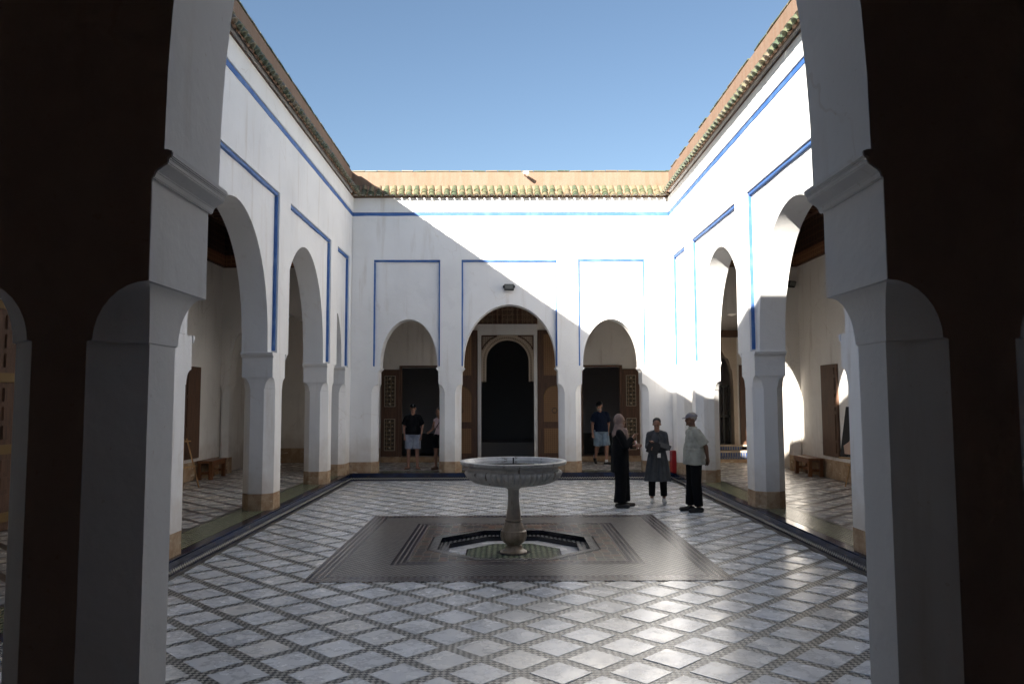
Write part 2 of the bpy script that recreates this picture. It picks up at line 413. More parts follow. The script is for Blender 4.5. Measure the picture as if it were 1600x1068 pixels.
def arcade_wall(side, label, u0, u1, arches, frames, u_in0, u_in1, colchams=None, skin_on=True, parapet_u=None, block_ends=(True, True)):
    F = frame_fn(side); TH = 0.45 if side == 'near' else 0.50; CHW = 0.13 if side == 'near' else 0.14
    base = F((u0 + u1) / 2, TH / 2, 0)
    T = thing('arcade_wall', label, 'wall', base)
    # body
    bot = [(u0, ZI)]
    for (c, a, rise) in arches: bot += arch_pts(c, a, ZI, rise)
    bot += [(u1, ZI)]
    mb = MB(); slab(mb, F, bot, ZT, 0.08 if skin_on else 0.0, TH)
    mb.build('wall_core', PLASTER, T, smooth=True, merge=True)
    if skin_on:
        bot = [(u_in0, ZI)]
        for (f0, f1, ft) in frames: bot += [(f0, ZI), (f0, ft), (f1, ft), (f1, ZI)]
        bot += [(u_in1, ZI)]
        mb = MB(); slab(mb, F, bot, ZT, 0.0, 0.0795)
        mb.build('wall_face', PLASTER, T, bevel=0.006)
        for (f0, f1, ft) in frames:
            def strip(p, q, inward, wd):      # hand-painted strip from p to q, its free edge slightly uneven
                m = MB(); n = max(2, int((Vector(q) - Vector(p)).length / 0.16)); rs = []
                for i in range(n + 1):
                    t = i / n; a = p[0] + (q[0] - p[0]) * t; z = p[1] + (q[1] - p[1]) * t
                    w = wd * (1 + 0.22 * noise.noise(Vector((a * 3.1 + f0, z * 3.1, 1.7)))); dd = 0.030 + 0.004 * noise.noise(Vector((a * 2, z * 2, f1)))
                    rs.append([F(a, dd, z), F(a, 0.0785, z), F(a + inward[0] * w, 0.0785, z + inward[1] * w), F(a + inward[0] * w, dd, z + inward[1] * w)])
                m.rings(rs).build('blue_trim', BLUE, T)
            strip((f0 + 0.001, ft - 0.001), (f1 - 0.001, ft - 0.001), (0, -1), 0.048)
            strip((f0 + 0.001, ZI + 0.04), (f0 + 0.001, ft - 0.062), (1, 0), 0.036)
            strip((f1 - 0.001, ZI + 0.04), (f1 - 0.001, ft - 0.062), (-1, 0), 0.036)
        # blue line and fascia under the eave
        b = MB(); nn = 90; rs = []
        for i in range(nn + 1):
            u = u_in0 + (u_in1 - u_in0) * i / nn; z = 6.482 + 0.010 * noise.noise(Vector((u * 2.3, 0.3, len(side))))
            rs.append([F(u, -0.012, z), F(u, -0.0005, z), F(u, -0.0005, 6.565), F(u, -0.012, 6.565)])
        b.rings(rs)
        b.build('blue_cornice_line', BLUE, T)
        b = MB(); b.prism([(u_in0, 6.567), (u_in1, 6.567), (u_in1, ZT - 0.002), (u_in0, ZT - 0.002)], lambda p, k: F(p[0], (-0.034, -0.0005)[k], p[1]))
        b.build('fascia', PLASTER, T, bevel=0.004)
    # columns between the openings
    edges = [u0] + [x for (c, a, r) in arches for x in (c - a - 0.035, c + a + 0.035)] + [u1]
    for i in range(0, len(edges), 2):
        a0, a1 = edges[i], edges[i + 1]
        ce = (1, 1, 1, 1)
        if i == 0: ce = (0, 1, 1, 0)
        if i == len(edges) - 2: ce = (1, 0, 0, 1)
        m, p = column_mesh(F, a0, a1, 0.0, TH, ch=CHW, fl=0.052 if side == 'near' else 0.020, cham=ce)
        cobj = m.build('column', PLASTER, T, smooth=True, angle=25)
        p.build('plinth', PLINTH, cobj)
        for e, sgn in ((a0, -1), (a1, 1)):
            if abs(e - u0) < 1e-6 or abs(e - u1) < 1e-6: continue
            mi = MB().prism(IMPOST, lambda q, k: F(e + sgn * (q[0] - 0.001), (-0.012, TH + 0.012)[k], ZI + q[1] * 0.66 - 0.012))
            mi.build('impost', PLASTER, cobj, smooth=True, bevel=0.003)
    # parapet
    pu0, pu1 = parapet_u or (u0, u1)
    b = MB(); b.prism([(pu0, ZT + 0.001), (pu1, ZT + 0.001), (pu1, ZP), (pu0, ZP)], lambda p, k: F(p[0], (0.01, 0.36)[k], p[1]))
    b.build('parapet', PARAPET, T, bevel=0.012)
    return T, F

# one glazed barrel tile and one coping tile, shared by every copy
def barrel_mesh():
    m = MB(); L = 0.19; rs = []
    for (r0, r1) in ((0.079, 0.058), (0.062, 0.043)):
        for yy, r in ((0.0, r1), (L, r0)):
            rs.append([(r * math.cos(t), yy, r * 1.05 * math.sin(t)) for t in [math.pi * i / 7 for i in range(8)]])
    n = 8; vs = [p for r in rs for p in r]; fs = []
    for i in range(n - 1):
        fs += [(i, i + 1, n + i + 1, n + i), (2 * n + i, 3 * n + i, 3 * n + i + 1, 2 * n + i + 1),
               (i, 2 * n + i, 2 * n + i + 1, i + 1), (n + i, n + i + 1, 3 * n + i + 1, 3 * n + i)]
    fs += [(0, n, 3 * n, 2 * n), (n - 1, 3 * n - 1, 4 * n - 1, 2 * n - 1)]
    m.add(vs, fs); return m.mesh('barrel_tile', GLAZE, smooth=True, angle=40)
BARREL = barrel_mesh()
def coping_mesh():
    m = MB(); m.box(-0.145, 0.145, -0.022, 0.25, 0, 0.026); return m.mesh('coping_tile', GLAZE, bevel=0.005)
COPING = coping_mesh()

def eave(T, F, side, ua, ub, n_rows=3):
    dirs = {'left': (Vector((0, 1, 0)), Vector((1, 0, 0))), 'right': (Vector((0, -1, 0)), Vector((-1, 0, 0))), 'back': (Vector((-1, 0, 0)), Vector((0, -1, 0)))}
    U, OUT = dirs[side]
    prof = [(0.0, 7.0), (0.034, 6.99), (0.052, 7.03), (0.0, 7.185)]
    b = MB().prism(prof, lambda q, k: F((ua, ub)[k], -q[0] - 0.001 + 0.0, q[1]))
    E = b.build('eave', PLASTER, T)
    sl = (OUT * 0.155 + Vector((0, 0, -0.25))).normalized()
    nrm = U.cross(sl).normalized()
    if nrm.z < 0: nrm = -nrm
    X = sl.cross(nrm).normalized()
    bed = MB(); nb = int((ub - ua) / 0.182)
    for i in range(nb + 1):                       # clay gutters between the barrel tiles
        u = ua + i * (ub - ua) / nb; q0 = Vector(F(u, -0.002, 7.19)); rs = []
        for t in (-0.03, 0.245):
            c0 = q0 + sl * t + nrm * 0.005
            rs.append([c0 + U * (0.06 * math.cos(a)) + nrm * (0.028 * math.sin(a)) for a in [math.pi * k / 3 for k in range(6)]])
        bed.rings(rs)
    bo = bed.build('gutter_tile', CLAY, E, smooth=True); bo['kind'] = 'stuff'
    n = int((ub - ua) / 0.182)
    for i in range(n):
        u = ua + (i + 0.5) * (ub - ua) / n
        for r in range(n_rows):
            p = Vector(F(u, -0.001, 7.19)) + sl * (-0.035 + r * 0.095) + nrm * (0.002 + 0.006 * r)
            j = random.uniform
            Xj = (X + sl * j(-0.05, 0.05)).normalized(); sj = (sl + nrm * j(0.07, 0.16)); sj = (sj - sj.dot(Xj) * Xj).normalized(); nj = Xj.cross(sj)
            o = link('roof_tile', BARREL, E, loc=(0, 0, 0))
            p = p + Vector((j(-0.006, 0.006), j(-0.006, 0.006), j(-0.004, 0.004)))
            o.matrix_basis = Matrix(((Xj.x, sj.x, nj.x, p.x), (Xj.y, sj.y, nj.y, p.y), (Xj.z, sj.z, nj.z, p.z), (0, 0, 0, 1)))
def coping(T, F, side, ua, ub):
    n = int((ub - ua) / 0.30)
    ang = {'back': 0, 'left': math.pi / 2, 'right': -math.pi / 2}[side]
    for i in range(n):
        u = ua + (i + 0.5) * 0.30
        if side == 'right' and random.random() < 0.08: continue
        o = link('coping_tile', COPING, T, loc=(0, 0, 0))
        p = Vector(F(u, 0.02, ZP + 0.001 + random.uniform(0, 0.012))) - Vector(T.location)
        o.location = p
        o.rotation_euler = (random.uniform(-0.03, 0.03), random.uniform(-0.03, 0.03), ang + random.uniform(-0.04, 0.04))

# ------------------------------------------------------------------ the setting: ground, floors, kerbs
g = MB().box(-1500, 1500, -1500, 1500, -1.2, -0.75).build('ground', EARTH); struct(g)

# octagonal pool numbers
PC = (0.105, 10.545)          # centre of the pool
def octagon(ap, z, c=PC):
    r = ap / math.cos(math.pi / 8)
    return [(c[0] + r * math.cos(math.pi / 8 + i * math.pi / 4), c[1] + r * math.sin(math.pi / 8 + i * math.pi / 4), z) for i in range(8)]
def square(h, z, c=MC): return [(c[0] - h, c[1] - h, z), (c[0] + h, c[1] - h, z), (c[0] + h, c[1] + h, z), (c[0] - h, c[1] + h, z)]

SL = -0.004
fl = MB()
X0, X1, Y0, Y1 = CX - KF, CX + KF, YN + 0.06, YB - 0.06
m0, m1, n0, n1 = MC[0] - MH + 0.02, MC[0] + MH - 0.02, MC[1] - MH + 0.02, MC[1] + MH - 0.02
fl.box(X0, X1, Y0, n0, -0.3, SL); fl.box(X0, X1, n1, Y1, -0.3, SL); fl.box(X0, m0, n0, n1, -0.3, SL); fl.box(m1, X1, n0, n1, -0.3, SL)
FLOOR = struct(fl.build('courtyard_floor', BAND))

def floor_tile_mesh(h, mat, name='floor_tile'):
    s = SID * 0.785 / 2; b = 0.003
    m = MB().rings([[( -s, -s, -0.02), (s, -s, -0.02), (s, s, -0.02), (-s, s, -0.02)], [(-s, -s, h - b), (s, -s, h - b), (s, s, h - b), (-s, s, h - b)],
                    [(-s + b, -s + b, h), (s - b, -s + b, h), (s - b, s - b, h), (-s + b, s - b, h)]])
    return m.mesh(name, mat)
def visible_size(x, y, z):
    q = project((x, y, z))
    if q is None or not (-40 < q[0] < 1640 and -40 < q[1] < 1110): return 0
    return 1.0 / max(y, 0.3)
def lay_tiles(parent, rects, z, mat, keep, name='floor_tile', hole=None, limit=300):
    me = floor_tile_mesh(0.0, mat, name); cells = []
    for i in range(-60, 60):
        for j in range(-60, 60):
            if (i + j) % 2 == 0: continue
            x, y = LX + i * LAT / 2, LY + j * LAT / 2
            for (a, b, c, d) in rects:
                if a < x < b and c < y < d: break
            else: continue
            if hole and hole(x, y): continue
            sz = visible_size(x, y, z)
            if sz and keep(x, y): cells.append((-sz, x, y))
            else: cells.append((1, x, y))
    cells.sort()
    rest = MB(); rm = None
    for k, (sz, x, y) in enumerate(cells):
        rz = math.pi / 4; tx, ty, dz = random.gauss(0, 0.0013), random.gauss(0, 0.0013), random.uniform(-0.0012, 0.0006)
        if sz < 0 and k < limit:
            o = link(name, me, parent); o.location = (x, y, z + dz); o.rotation_euler = (tx, ty, rz)
        else:
            mt = Matrix.Translation((x, y, z + dz)) @ Matrix.Rotation(rz, 4, 'Z') @ Matrix.Rotation(tx, 4, 'X') @ Matrix.Rotation(ty, 4, 'Y')
            rest.add([mt @ v.co for v in me.vertices], [tuple(p.vertices) for p in me.polygons])
    if rest.v:
        o = rest.build('distant_floor_tile', mat, parent); o['kind'] = 'stuff'
lay_tiles(FLOOR, [(X0 + 0.02, X1 - 0.02, Y0 + 0.02, Y1 - 0.02)], 0.0, MARBLE, lambda x, y: True,
          hole=lambda x, y: abs(x - MC[0]) < MH - 0.25 and abs(y - MC[1]) < MH - 0.25)

# patterned strip along the foot of the kerb, then the kerb itself
SW = 0.075
st = MB()
st.box(X0 + 0.001, X0 + SW, Y0, Y1, -0.1, 0.004); st.box(X1 - SW, X1 - 0.001, Y0, Y1, -0.1, 0.004)
st.box(X0 + SW + 0.001, X1 - SW - 0.001, Y1 - SW, Y1 - 0.001, -0.1, 0.004); st.box(X0 + SW + 0.001, X1 - SW - 0.001, Y0 + 0.001, Y0 + SW, -0.1, 0.004)
st.build('edge_strip', EDGE, FLOOR)
for nm, (a, b, c, d) in (('left', (X0 - 0.16, X0, Y0 - 0.16, Y1 + 0.16)), ('right', (X1, X1 + 0.16, Y0 - 0.16, Y1 + 0.16)),
                         ('back', (X0 + 0.002, X1 - 0.002, Y1, Y1 + 0.16)), ('near', (X0 + 0.002, X1 - 0.002, Y0 - 0.16, Y0))):
    K = struct(MB().box(a, b, c, d, -0.3, 0.088).build('kerb', KERB))
    e = 0.012
    if nm == 'left': q = (a, b + e, c, d)
    elif nm == 'right': q = (a - e, b, c, d)
    elif nm == 'back': q = (a + e, b - e, c - e, d)
    else: q = (a + e, b - e, c, d + e)
    MB().box(*q, 0.089, FZ + 0.004).build('kerb_nosing', NOSING, K, bevel=0.016)
# gallery floors (four slabs) with their tiles
gal = {}
for nm, (a, b, c, d) in (('left', (GXL - 0.4, X0 - 0.161, GYN - 0.4, GYB + 4)), ('right', (X1 + 0.161, GXR + 0.4, GYN - 0.4, GYB + 4)),
                         ('back', (X0 - 0.160, X1 + 0.160, Y1 + 0.161, GYB + 4)), ('near', (X0 - 0.160, X1 + 0.160, GYN - 0.4, Y0 - 0.161))):
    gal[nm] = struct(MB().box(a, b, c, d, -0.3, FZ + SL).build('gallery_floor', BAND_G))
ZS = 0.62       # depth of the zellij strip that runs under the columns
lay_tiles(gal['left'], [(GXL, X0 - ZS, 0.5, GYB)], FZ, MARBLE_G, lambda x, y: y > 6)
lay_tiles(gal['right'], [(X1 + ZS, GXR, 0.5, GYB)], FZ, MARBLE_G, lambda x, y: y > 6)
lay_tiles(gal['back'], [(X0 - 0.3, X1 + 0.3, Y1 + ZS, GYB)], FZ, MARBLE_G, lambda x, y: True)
MB().box(X0 - ZS, X0 - 0.1605, Y0 - 0.5, Y1 + ZS, 0.0, FZ + 0.003).build('zellij_strip', STRIP, gal['left'])
MB().box(X1 + 0.1605, X1 + ZS, Y0 - 0.5, Y1 + ZS, 0.0, FZ + 0.003).build('zellij_strip', STRIP, gal['right'])
MB().box(X0 - 0.16, X1 + 0.16, Y1 + 0.1605, Y1 + ZS, 0.0, FZ + 0.003).build('zellij_strip', STRIP, gal['back'])
for nm, xa, xb in (('left', X0 - ZS - 0.07, X0 - ZS - 0.001), ('right', X1 + ZS + 0.001, X1 + ZS + 0.07)):
    MB().box(xa, xb, Y0 - 0.5, Y1 + ZS, 0.0, FZ + 0.0045).build('edge_strip', EDGE, gal[nm])

# mosaic carpet with the sunken octagonal pool
MZ = 0.005
P = thing('mosaic_pool', 'square mosaic carpet of fine black and white zellij around a sunken octagonal pool', 'mosaic', (MC[0], MC[1], 0))
def ring_part(name, outer, inner, mat, zdrop=None):
    m = MB(); n = len(outer)
    m.add(outer + inner, [(i, (i + 1) % n, n + (i + 1) % n, n + i) for i in range(n)])
    lo = [(x, y, z - 0.05) for x, y, z in outer]
    m.add(outer + lo, [(i, (i + 1) % n, n + (i + 1) % n, n + i) for i in range(n)])
    return m.build(name, mat, P)
ring_part('outer_border', square(MH, MZ), square(MH - 0.25, MZ), STRIPES)
ring_part('check_field', square(MH - 0.251, MZ), square(1.51, MZ), CHECK)
ring_part('inner_border', square(1.509, MZ), square(1.32, MZ), STRIPES)
oc = octagon(1.13, MZ); sq = square(1.319, MZ); m = MB()
m.add(oc + sq, [(0, 1, 10), (2, 3, 11), (4, 5, 8), (6, 7, 9), (1, 2, 11, 10), (3, 4, 8, 11), (5, 6, 9, 8), (7, 0, 10, 9)])
m.build('star_field', STAR, P)
POOLB = Mat('dark_blue_pool_tile', 0.2, (0.008, 0.010, 0.022)).m
RIMZ = mk_check('rim_zellij', ((0.02, 0.02, 0.03), (0.05, 0.05, 0.05), (0.38, 0.36, 0.33)), 0.045, False)
LEDGE = mk_check('ledge_zellij', ((0.02, 0.02, 0.03), (0.04, 0.04, 0.05), (0.36, 0.35, 0.32)), 0.06, True)
ring_part('octagon_line', octagon(1.129, MZ + 0.001), octagon(1.105, MZ + 0.001), POOLB)
ring_part('pool_rim', octagon(1.104, MZ + 0.002), octagon(1.00, MZ + 0.002), RIMZ)
def oct_strip(name, prof, mat):
    m = MB().rings([octagon(a, z) for a, z in prof], caps=False); return m.build(name, mat, P)
oct_strip('pool_wall', [(0.999, MZ + 0.002), (0.999, -0.062)], POOLB)
oct_strip('pool_ledge', [(0.999, -0.0621), (0.885, -0.0621)], LEDGE)
oct_strip('pool_wall', [(0.884, -0.0622), (0.884, -0.127)], POOLB)
MB().rings([octagon(0.884, -0.30), octagon(0.884, -0.1271)]).build('pool_floor', MARBLE, P)
MB().rings([octagon(0.645, -0.127), octagon(0.645, -0.1235)]).build('pool_border', POOLB, P)
MB().rings([octagon(0.62, -0.127), octagon(0.62, -0.1215)]).build('pool_centre', POOLGREEN, P)

# ------------------------------------------------------------------ arcade walls
zi = ZI
back_arches = [(-2.37, 0.70, 1.20), (0.112, 1.145, 1.56), (2.615, 0.70, 1.20)]
back_frames = [(-3.24, -1.60, 5.385), (-1.075, 1.283, 5.385), (1.805, 3.455, 5.40)]
WB, FB = arcade_wall('back', 'white back arcade wall with three arches, cut diagonally by the edge of the shade', XL - TH, XR + TH, back_arches, back_frames, XL + 0.001, XR - 0.001, parapet_u=(XL - TH, XR + TH))
eave(WB, FB, 'back', XL + 0.02, XR - 0.02); coping(WB, FB, 'back', XL - 0.3, XR + 0.3)
side_arches = [(6.55, 1.50, 2.13), (10.855, 1.575, 2.13), (14.70, 1.515, 2.16), (17.47, 0.56, 1.22)]
side_frames = [(9.05, 12.68, 5.41), (13.33, 16.49, 5.41), (17.14, 18.42, 5.41)]
WL, FL_ = arcade_wall('left', 'long arcade wall wholly in shade on the left of the court', YN + 0.001, YB - 0.002, side_arches, side_frames, YN + 0.002, YB - 0.002)
eave(WL, FL_, 'left', 8.2, YB - 0.28); coping(WL, FL_, 'left', 8.5, YB - 0.05)
WR, FR_ = arcade_wall('right', 'long arcade wall on the right of the court, its upper part bright with sun', YN + 0.001, YB - 0.002, side_arches, side_frames, YN + 0.002, YB - 0.002)
eave(WR, FR_, 'right', 8.2, YB - 0.28); coping(WR, FR_, 'right', 8.5, YB - 0.05)
NC = 0.045
near_arches = [(NC - 1.135 - 0.50 - 0.735 - 0.03, 0.70, 1.20), (NC, 1.10, 2.35), (NC + 1.135 + 0.54 + 0.735 + 0.03, 0.70, 1.20)]
WN, FN_ = arcade_wall('near', 'dark foreground arcade wall whose central arch and two columns frame the view', XL - TH, XR + TH, near_arches, [], XL, XR, skin_on=False)
ow = MB().box(XL - 2.2, XL + 0.9, GYB + 1.0, GYB + 1.4, 6.9, 8.23); o = ow.build('rooftop_wall', PLASTER)
o['label'] = 'low pale rooftop wall peeping over the back parapet at its left end'; o['category'] = 'wall'

# ------------------------------------------------------------------ gallery walls, cross arches, ceilings
def scallop_pts(c, a, z0, rise, lobes=9, n=72, depth=0.07):
    pts = []
    for i in range(n + 1):
        th = math.pi * i / n; t = -math.cos(th)
        zz = math.sin(th) ** 0.85
        d = depth * (1 - abs(math.sin(lobes * th))) 
        pts.append((c + a * t * (1 - 0.0), max(z0, z0 + rise * zz - d * (1 if 0 < i < n else 0))))
    return pts
def cross_arch(label, xa, xb, y0, y1):
    c = (xa + xb) / 2; a = (xb - xa) / 2 - 0.24
    T = thing('cross_arch', label, 'arch', (c, (y0 + y1) / 2, FZ))
    F = lambda u, w, z: (u, y0 + w, z)
    mb = MB(); slab(mb, F, [(xa, 2.75)] + scallop_pts(c, a, 2.75, 1.35) + [(xb, 2.75)], 6.3, 0.0, y1 - y0); mb.build('wall_core', INNER, T)
    for (e0, e1) in ((xa, c - a - 0.02), (c + a + 0.02, xb)):
        m, p = column_mesh(F, e0, e1, 0.0, y1 - y0, ch=0.11, fl=0.03, ztop=2.75, zpl=0.55, cham=(0, 1, 1, 0) if e0 == xa else (1, 0, 0, 1))
        ob = m.build('pier', INNER, T, smooth=True, angle=25); p.build('plinth', PLINTH, ob)
cross_arch('scalloped cross arch at the end of the shaded left gallery', GXL, XL - TH - 0.001, YB + 0.02, YB + 0.48)
cross_arch('scalloped cross arch at the end of the sunlit right gallery', XR + TH + 0.001, GXR, YB + 0.02, YB + 0.48)

cross_arch('unseen scalloped cross arch added to block light at the near end of the left gallery', GXL, XL - TH - 0.001, YN - 0.47, YN - 0.01)  # unseen near pair, added to block side light into the near gallery
cross_arch('unseen scalloped cross arch added to block light at the near end of the right gallery', XR + TH + 0.001, GXR, YN - 0.47, YN - 0.01)
def side_gallery(side):
    sg = -1 if side == 'left' else 1
    xi = GXL if side == 'left' else GXR
    lab = {'left': 'plain plastered outer wall of the left gallery behind the bench', 'right': 'plain plastered outer wall of the right gallery, striped with patches of sun'}[side]
    T = thing('gallery_wall', lab, 'wall', (xi + sg * 0.2, 10.0, FZ))
    xa, xb = (xi - 0.4, xi) if side == 'left' else (xi, xi + 0.4)
    MB().box(xa, xb, GYN - 0.4, GYB + 0.0, 0, 6.35).build('wall_core', INNER, T)
    pa, pb = (xi, xi + 0.012) if side == 'left' else (xi - 0.012, xi)
    MB().box(pa, pb, 12.6, YB + 0.018, FZ, 0.58).build('plinth', PLINTH, T)
    # shutter
    def bx(m, y0, y1, z0, z1, d0, d1):
        a, b = xi - sg * d0, xi - sg * d1
        m.box(min(a, b), max(a, b), y0, y1, z0, z1); return m
    m = bx(MB(), 16.60, 17.42, 0.66, 2.69, 0.0, 0.05); sh = m.build('shutter', WOOD, T, bevel=0.006)
    rows_ = [(0.74, 0.98), (1.02, 1.60), (1.66, 1.76), (1.80, 1.90), (1.96, 2.06), (2.12, 2.40), (2.46, 2.62)] if side == 'right' else [(0.74, 1.3), (1.36, 2.0), (2.06, 2.6)]
    for (z0, z1) in rows_:
        bx(MB(), 16.68, 17.34, z0, z1, 0.0502, 0.066).build('shutter_panel', WOOD, sh, bevel=0.008)
    # great door in the middle of the gallery
    dr = bx(MB(), 9.55, 11.85, FZ + 0.01, 5.1, 0.001, 0.08).build('great_door', WOOD, T)
    for z in (0.30, 1.22, 2.20, 3.2): bx(MB(), 9.56, 11.84, z, z + 0.13, 0.0802, 0.12).build('gilt_rail', GOLD, dr, bevel=0.01)
    for zr0, zr1 in ((0.47, 1.18), (1.39, 2.16), (2.37, 3.16), (3.37, 4.2), (4.3, 5.05)):
        for k in range(5):
            for q in range(3):
                y0 = 9.64 + k * 0.445; hh = (zr1 - zr0) / 3
                bx(MB(), y0, y0 + 0.36, zr0 + q * hh + 0.03, zr0 + (q + 1) * hh - 0.03, 0.0802, 0.105).build('door_panel', WOOD, dr, bevel=0.01)
    # end wall of the corner bay
    return T
GWL = side_gallery('left'); GWR = side_gallery('right')

def ceiling(label, xa, xb, ya, yb, along_x=True, full=True):
    T = thing('gallery_ceiling', label, 'ceiling', ((xa + xb) / 2, (ya + yb) / 2, 6.2))
    MB().box(xa, xb, ya, yb, 6.36, 6.46).build('boarding', BEAMW, T)
    if full:
        n = int((yb - ya) / 0.27)
        for i in range(n):
            y = ya + (i + 0.5) * (yb - ya) / n
            MB().box(xa + 0.01, xb - 0.01, y - 0.055, y + 0.055, 6.22, 6.359).build('beam', BEAMW, T, bevel=0.008)
    return T
CL = ceiling('beamed cedar ceiling of the left gallery above its carved frieze', GXL + 0.001, XL - TH - 0.001, 7.0, YB + 0.018)
CR = ceiling('beamed cedar ceiling of the right gallery above its painted frieze', XR + TH + 0.001, GXR - 0.001, 7.0, YB + 0.018)
CB = ceiling('plain dark ceiling over the back gallery', GXL + 0.002, GXR - 0.002, YB + 0.50, GYB - 0.002, full=False)
CN = ceiling('dark ceiling over the near gallery', GXL - 0.3, GXR + 0.3, GYN, 6.99, full=False)
CN.children[0].data = MB().box(GXL - 0.3, GXR + 0.3, GYN, YN - TH - 0.002, 6.36, 6.46).mesh('boarding', BEAMW)
for xa, xb in ((GXL - 0.3, XL - TH - 0.002), (XR + TH + 0.002, GXR + 0.3)): MB().box(xa, xb, YN - TH - 0.001, 6.998, 6.36, 6.46).build('boarding', BEAMW, CN)
# friezes: painted band with a dark carved band above it, on outer wall, end wall and arcade side
for T, xa, xb in ((CL, GXL, XL - TH), (CR, XR + TH, GXR)):
    for (z0, z1, d, mt, nm) in ((5.20, 5.50, 0.05, FRIEZE, 'painted_frieze'), (5.501, 6.20, 0.035, FRIEZED, 'carved_frieze'), (6.201, 6.30, 0.12, BEAMW, 'ceiling_cornice')):
        m = MB()
        m.box(xa + 0.001, xa + d, 7.0, YB + 0.019, z0, z1); m.box(xb - d, xb - 0.001, 7.0, YB + 0.019, z0, z1)
        m.box(xa + d + 0.001, xb - d - 0.001, YB + 0.019 - d, YB + 0.019, z0, z1)
        m.build(nm, mt, T)
    for z in (5.19, 5.49):
        m = MB(); d = 0.065
        m.box(xa + 0.001, xa + d, 7.0, YB + 0.018, z, z + 0.03); m.box(xb - d, xb - 0.001, 7.0, YB + 0.018, z, z + 0.03)
        m.box(xa + d + 0.001, xb - d - 0.001, YB + 0.018 - d, YB + 0.018, z, z + 0.03); m.build('frieze_moulding', WOOD, T)
# unseen roof slabs added to keep the sun out of the galleries
RF = MB()
RF.box(GXL - 0.4, XL - TH - 0.01, GYN - 0.4, GYB + 0.4, 6.47, 6.75); RF.box(XR + TH + 0.01, GXR + 0.4, GYN - 0.4, GYB + 0.4, 6.47, 6.75)
RF.box(XL - TH - 0.009, XR + TH + 0.009, YB + TH + 0.01, GYB + 0.4, 6.47, 6.75); RF.box(XL - TH - 0.009, XR + TH + 0.009, GYN - 0.4, YN - TH - 0.01, 6.47, 6.75)
o = RF.build('flat_roof', CLAY); o['label'] = 'unseen flat earthen roof over the galleries round the court, added to block the sun'; o['category'] = 'roof'
# unseen near gallery back wall, made dark wood to cut bounce light
T = thing('gallery_wall', 'unseen back wall of the near gallery behind the viewer, made dark wood to cut bounce light', 'wall', (0, GYN - 0.2, FZ))
MB().box(GXL - 0.4, GXR + 0.4, GYN - 0.4, GYN - 0.001, 0, 6.35).build('wall_core', WOOD, T)

# ------------------------------------------------------------------ back gallery wall with portal and doors
GB = thing('gallery_wall', 'wall of the back gallery with two tall doorways and a carved portal between them', 'wall', (0.1, GYB + 0.2, FZ))
PCX = 0.065
openings = [(-6.2, -5.0, 0, 0), ]
def bxz(m, x0, x1, z0, z1, d0, d1):      # a box on the back gallery wall, d = depth in front of it
    m.box(x0, x1, GYB - d1, GYB - d0, z0, z1); return m
DL0, DL1, DR0, DR1, DT, DB = -3.00, -1.62, 2.17, 3.32, 2.86, 0.32
w = MB()
for (x0, x1, z0, z1) in ((GXL, DL0, 0, 6.35), (DL0, DL1, DT, 6.35), (DL0, DL1, 0, DB), (DL1, PCX - 0.84, 0, 6.35), (PCX - 0.84, PCX + 0.84, 3.76, 6.35),
                         (PCX - 0.84, PCX + 0.84, 0, 0.22), (PCX + 0.84, DR0, 0, 6.35), (DR0, DR1, DT, 6.35), (DR0, DR1, 0, DB), (DR1, 5.02, 0, 6.35),
                         (5.02, 6.62, 3.62, 6.35), (6.62, GXR, 0, 6.35)):
    w.box(x0 + 0.0005, x1 - 0.0005, GYB, GYB + 0.4, z0, z1)
w.build('wall_core', INNER, GB)
pl = MB()
for (x0, x1) in ((GXL + 0.01, -3.56), (-3.55, DL1 + 0.04), (1.98, 3.86), (3.87, 4.95), (6.7, GXR - 0.013)): bxz(pl, x0, x1, FZ, 0.33 if x0 > -4 else 0.58, 0.0, 0.03)
pl.build('plinth', PLINTH, GB, bevel=0.008)
def leaf(x0, x1, label=None, floral=True):
    L = bxz(MB(), x0, x1, 0.335, 2.80, 0.002, 0.05).build('door_leaf', WOOD, GB, bevel=0.006)
    if label: L['label'] = label
    for (z0, z1) in ((0.46, 1.44), (1.70, 2.66)):
        bxz(MB(), x0 + 0.07, x1 - 0.07, z0, z1, 0.0502, 0.062).build('door_panel', WOOD, L, bevel=0.004)
        bxz(MB(), x0 + 0.11, x1 - 0.11, z0 + 0.05, z1 - 0.05, 0.0622, 0.070).build('door_panel', FLORAL, L)
        fr = MB(); a, b, c, d = x0 + 0.10, x1 - 0.10, z0 + 0.04, z1 - 0.04
        for q in ((a, b, c, c + 0.014), (a, b, d - 0.014, d), (a, a + 0.014, c + 0.0142, d - 0.0142), (b - 0.014, b, c + 0.0142, d - 0.0142)): bxz(fr, *q, 0.0624, 0.076)
        fr.build('panel_moulding', INLAY if floral else WOOD, L)
        n = 4
        for i in range(n):
            zc = z0 + (i + 0.5) * (z1 - z0) / n; xc = (x0 + x1) / 2
            r = 0.034
            pts = [(xc + r * (1 if k % 2 == 0 else 0.6) * math.cos(k * math.pi / 8), zc + r * (1 if k % 2 == 0 else 0.6) * math.sin(k * math.pi / 8)) for k in range(16)]
            MB().prism(pts, lambda p, k: (p[0], GYB - (0.0702, 0.080)[k], p[1])).build('inlay_rosette', INLAY, L)
        for i in range(n - 1):
            zc = z0 + (i + 1) * (z1 - z0) / n
            for sx in (-0.075, 0.075):
                r = 0.014; MB().prism([((x0 + x1) / 2 + sx + r * math.cos(k * math.pi / 4), zc + r * math.sin(k * math.pi / 4)) for k in range(8)],
                    lambda p, k: (p[0], GYB - (0.0702, 0.078)[k], p[1])).build('inlay_dot', INLAY, L)
leaf(-3.545, -3.035, 'dark painted door leaf folded back left of the doorway')
leaf(3.355, 3.835, 'painted door leaf with pale inlay folded back right of the doorway')
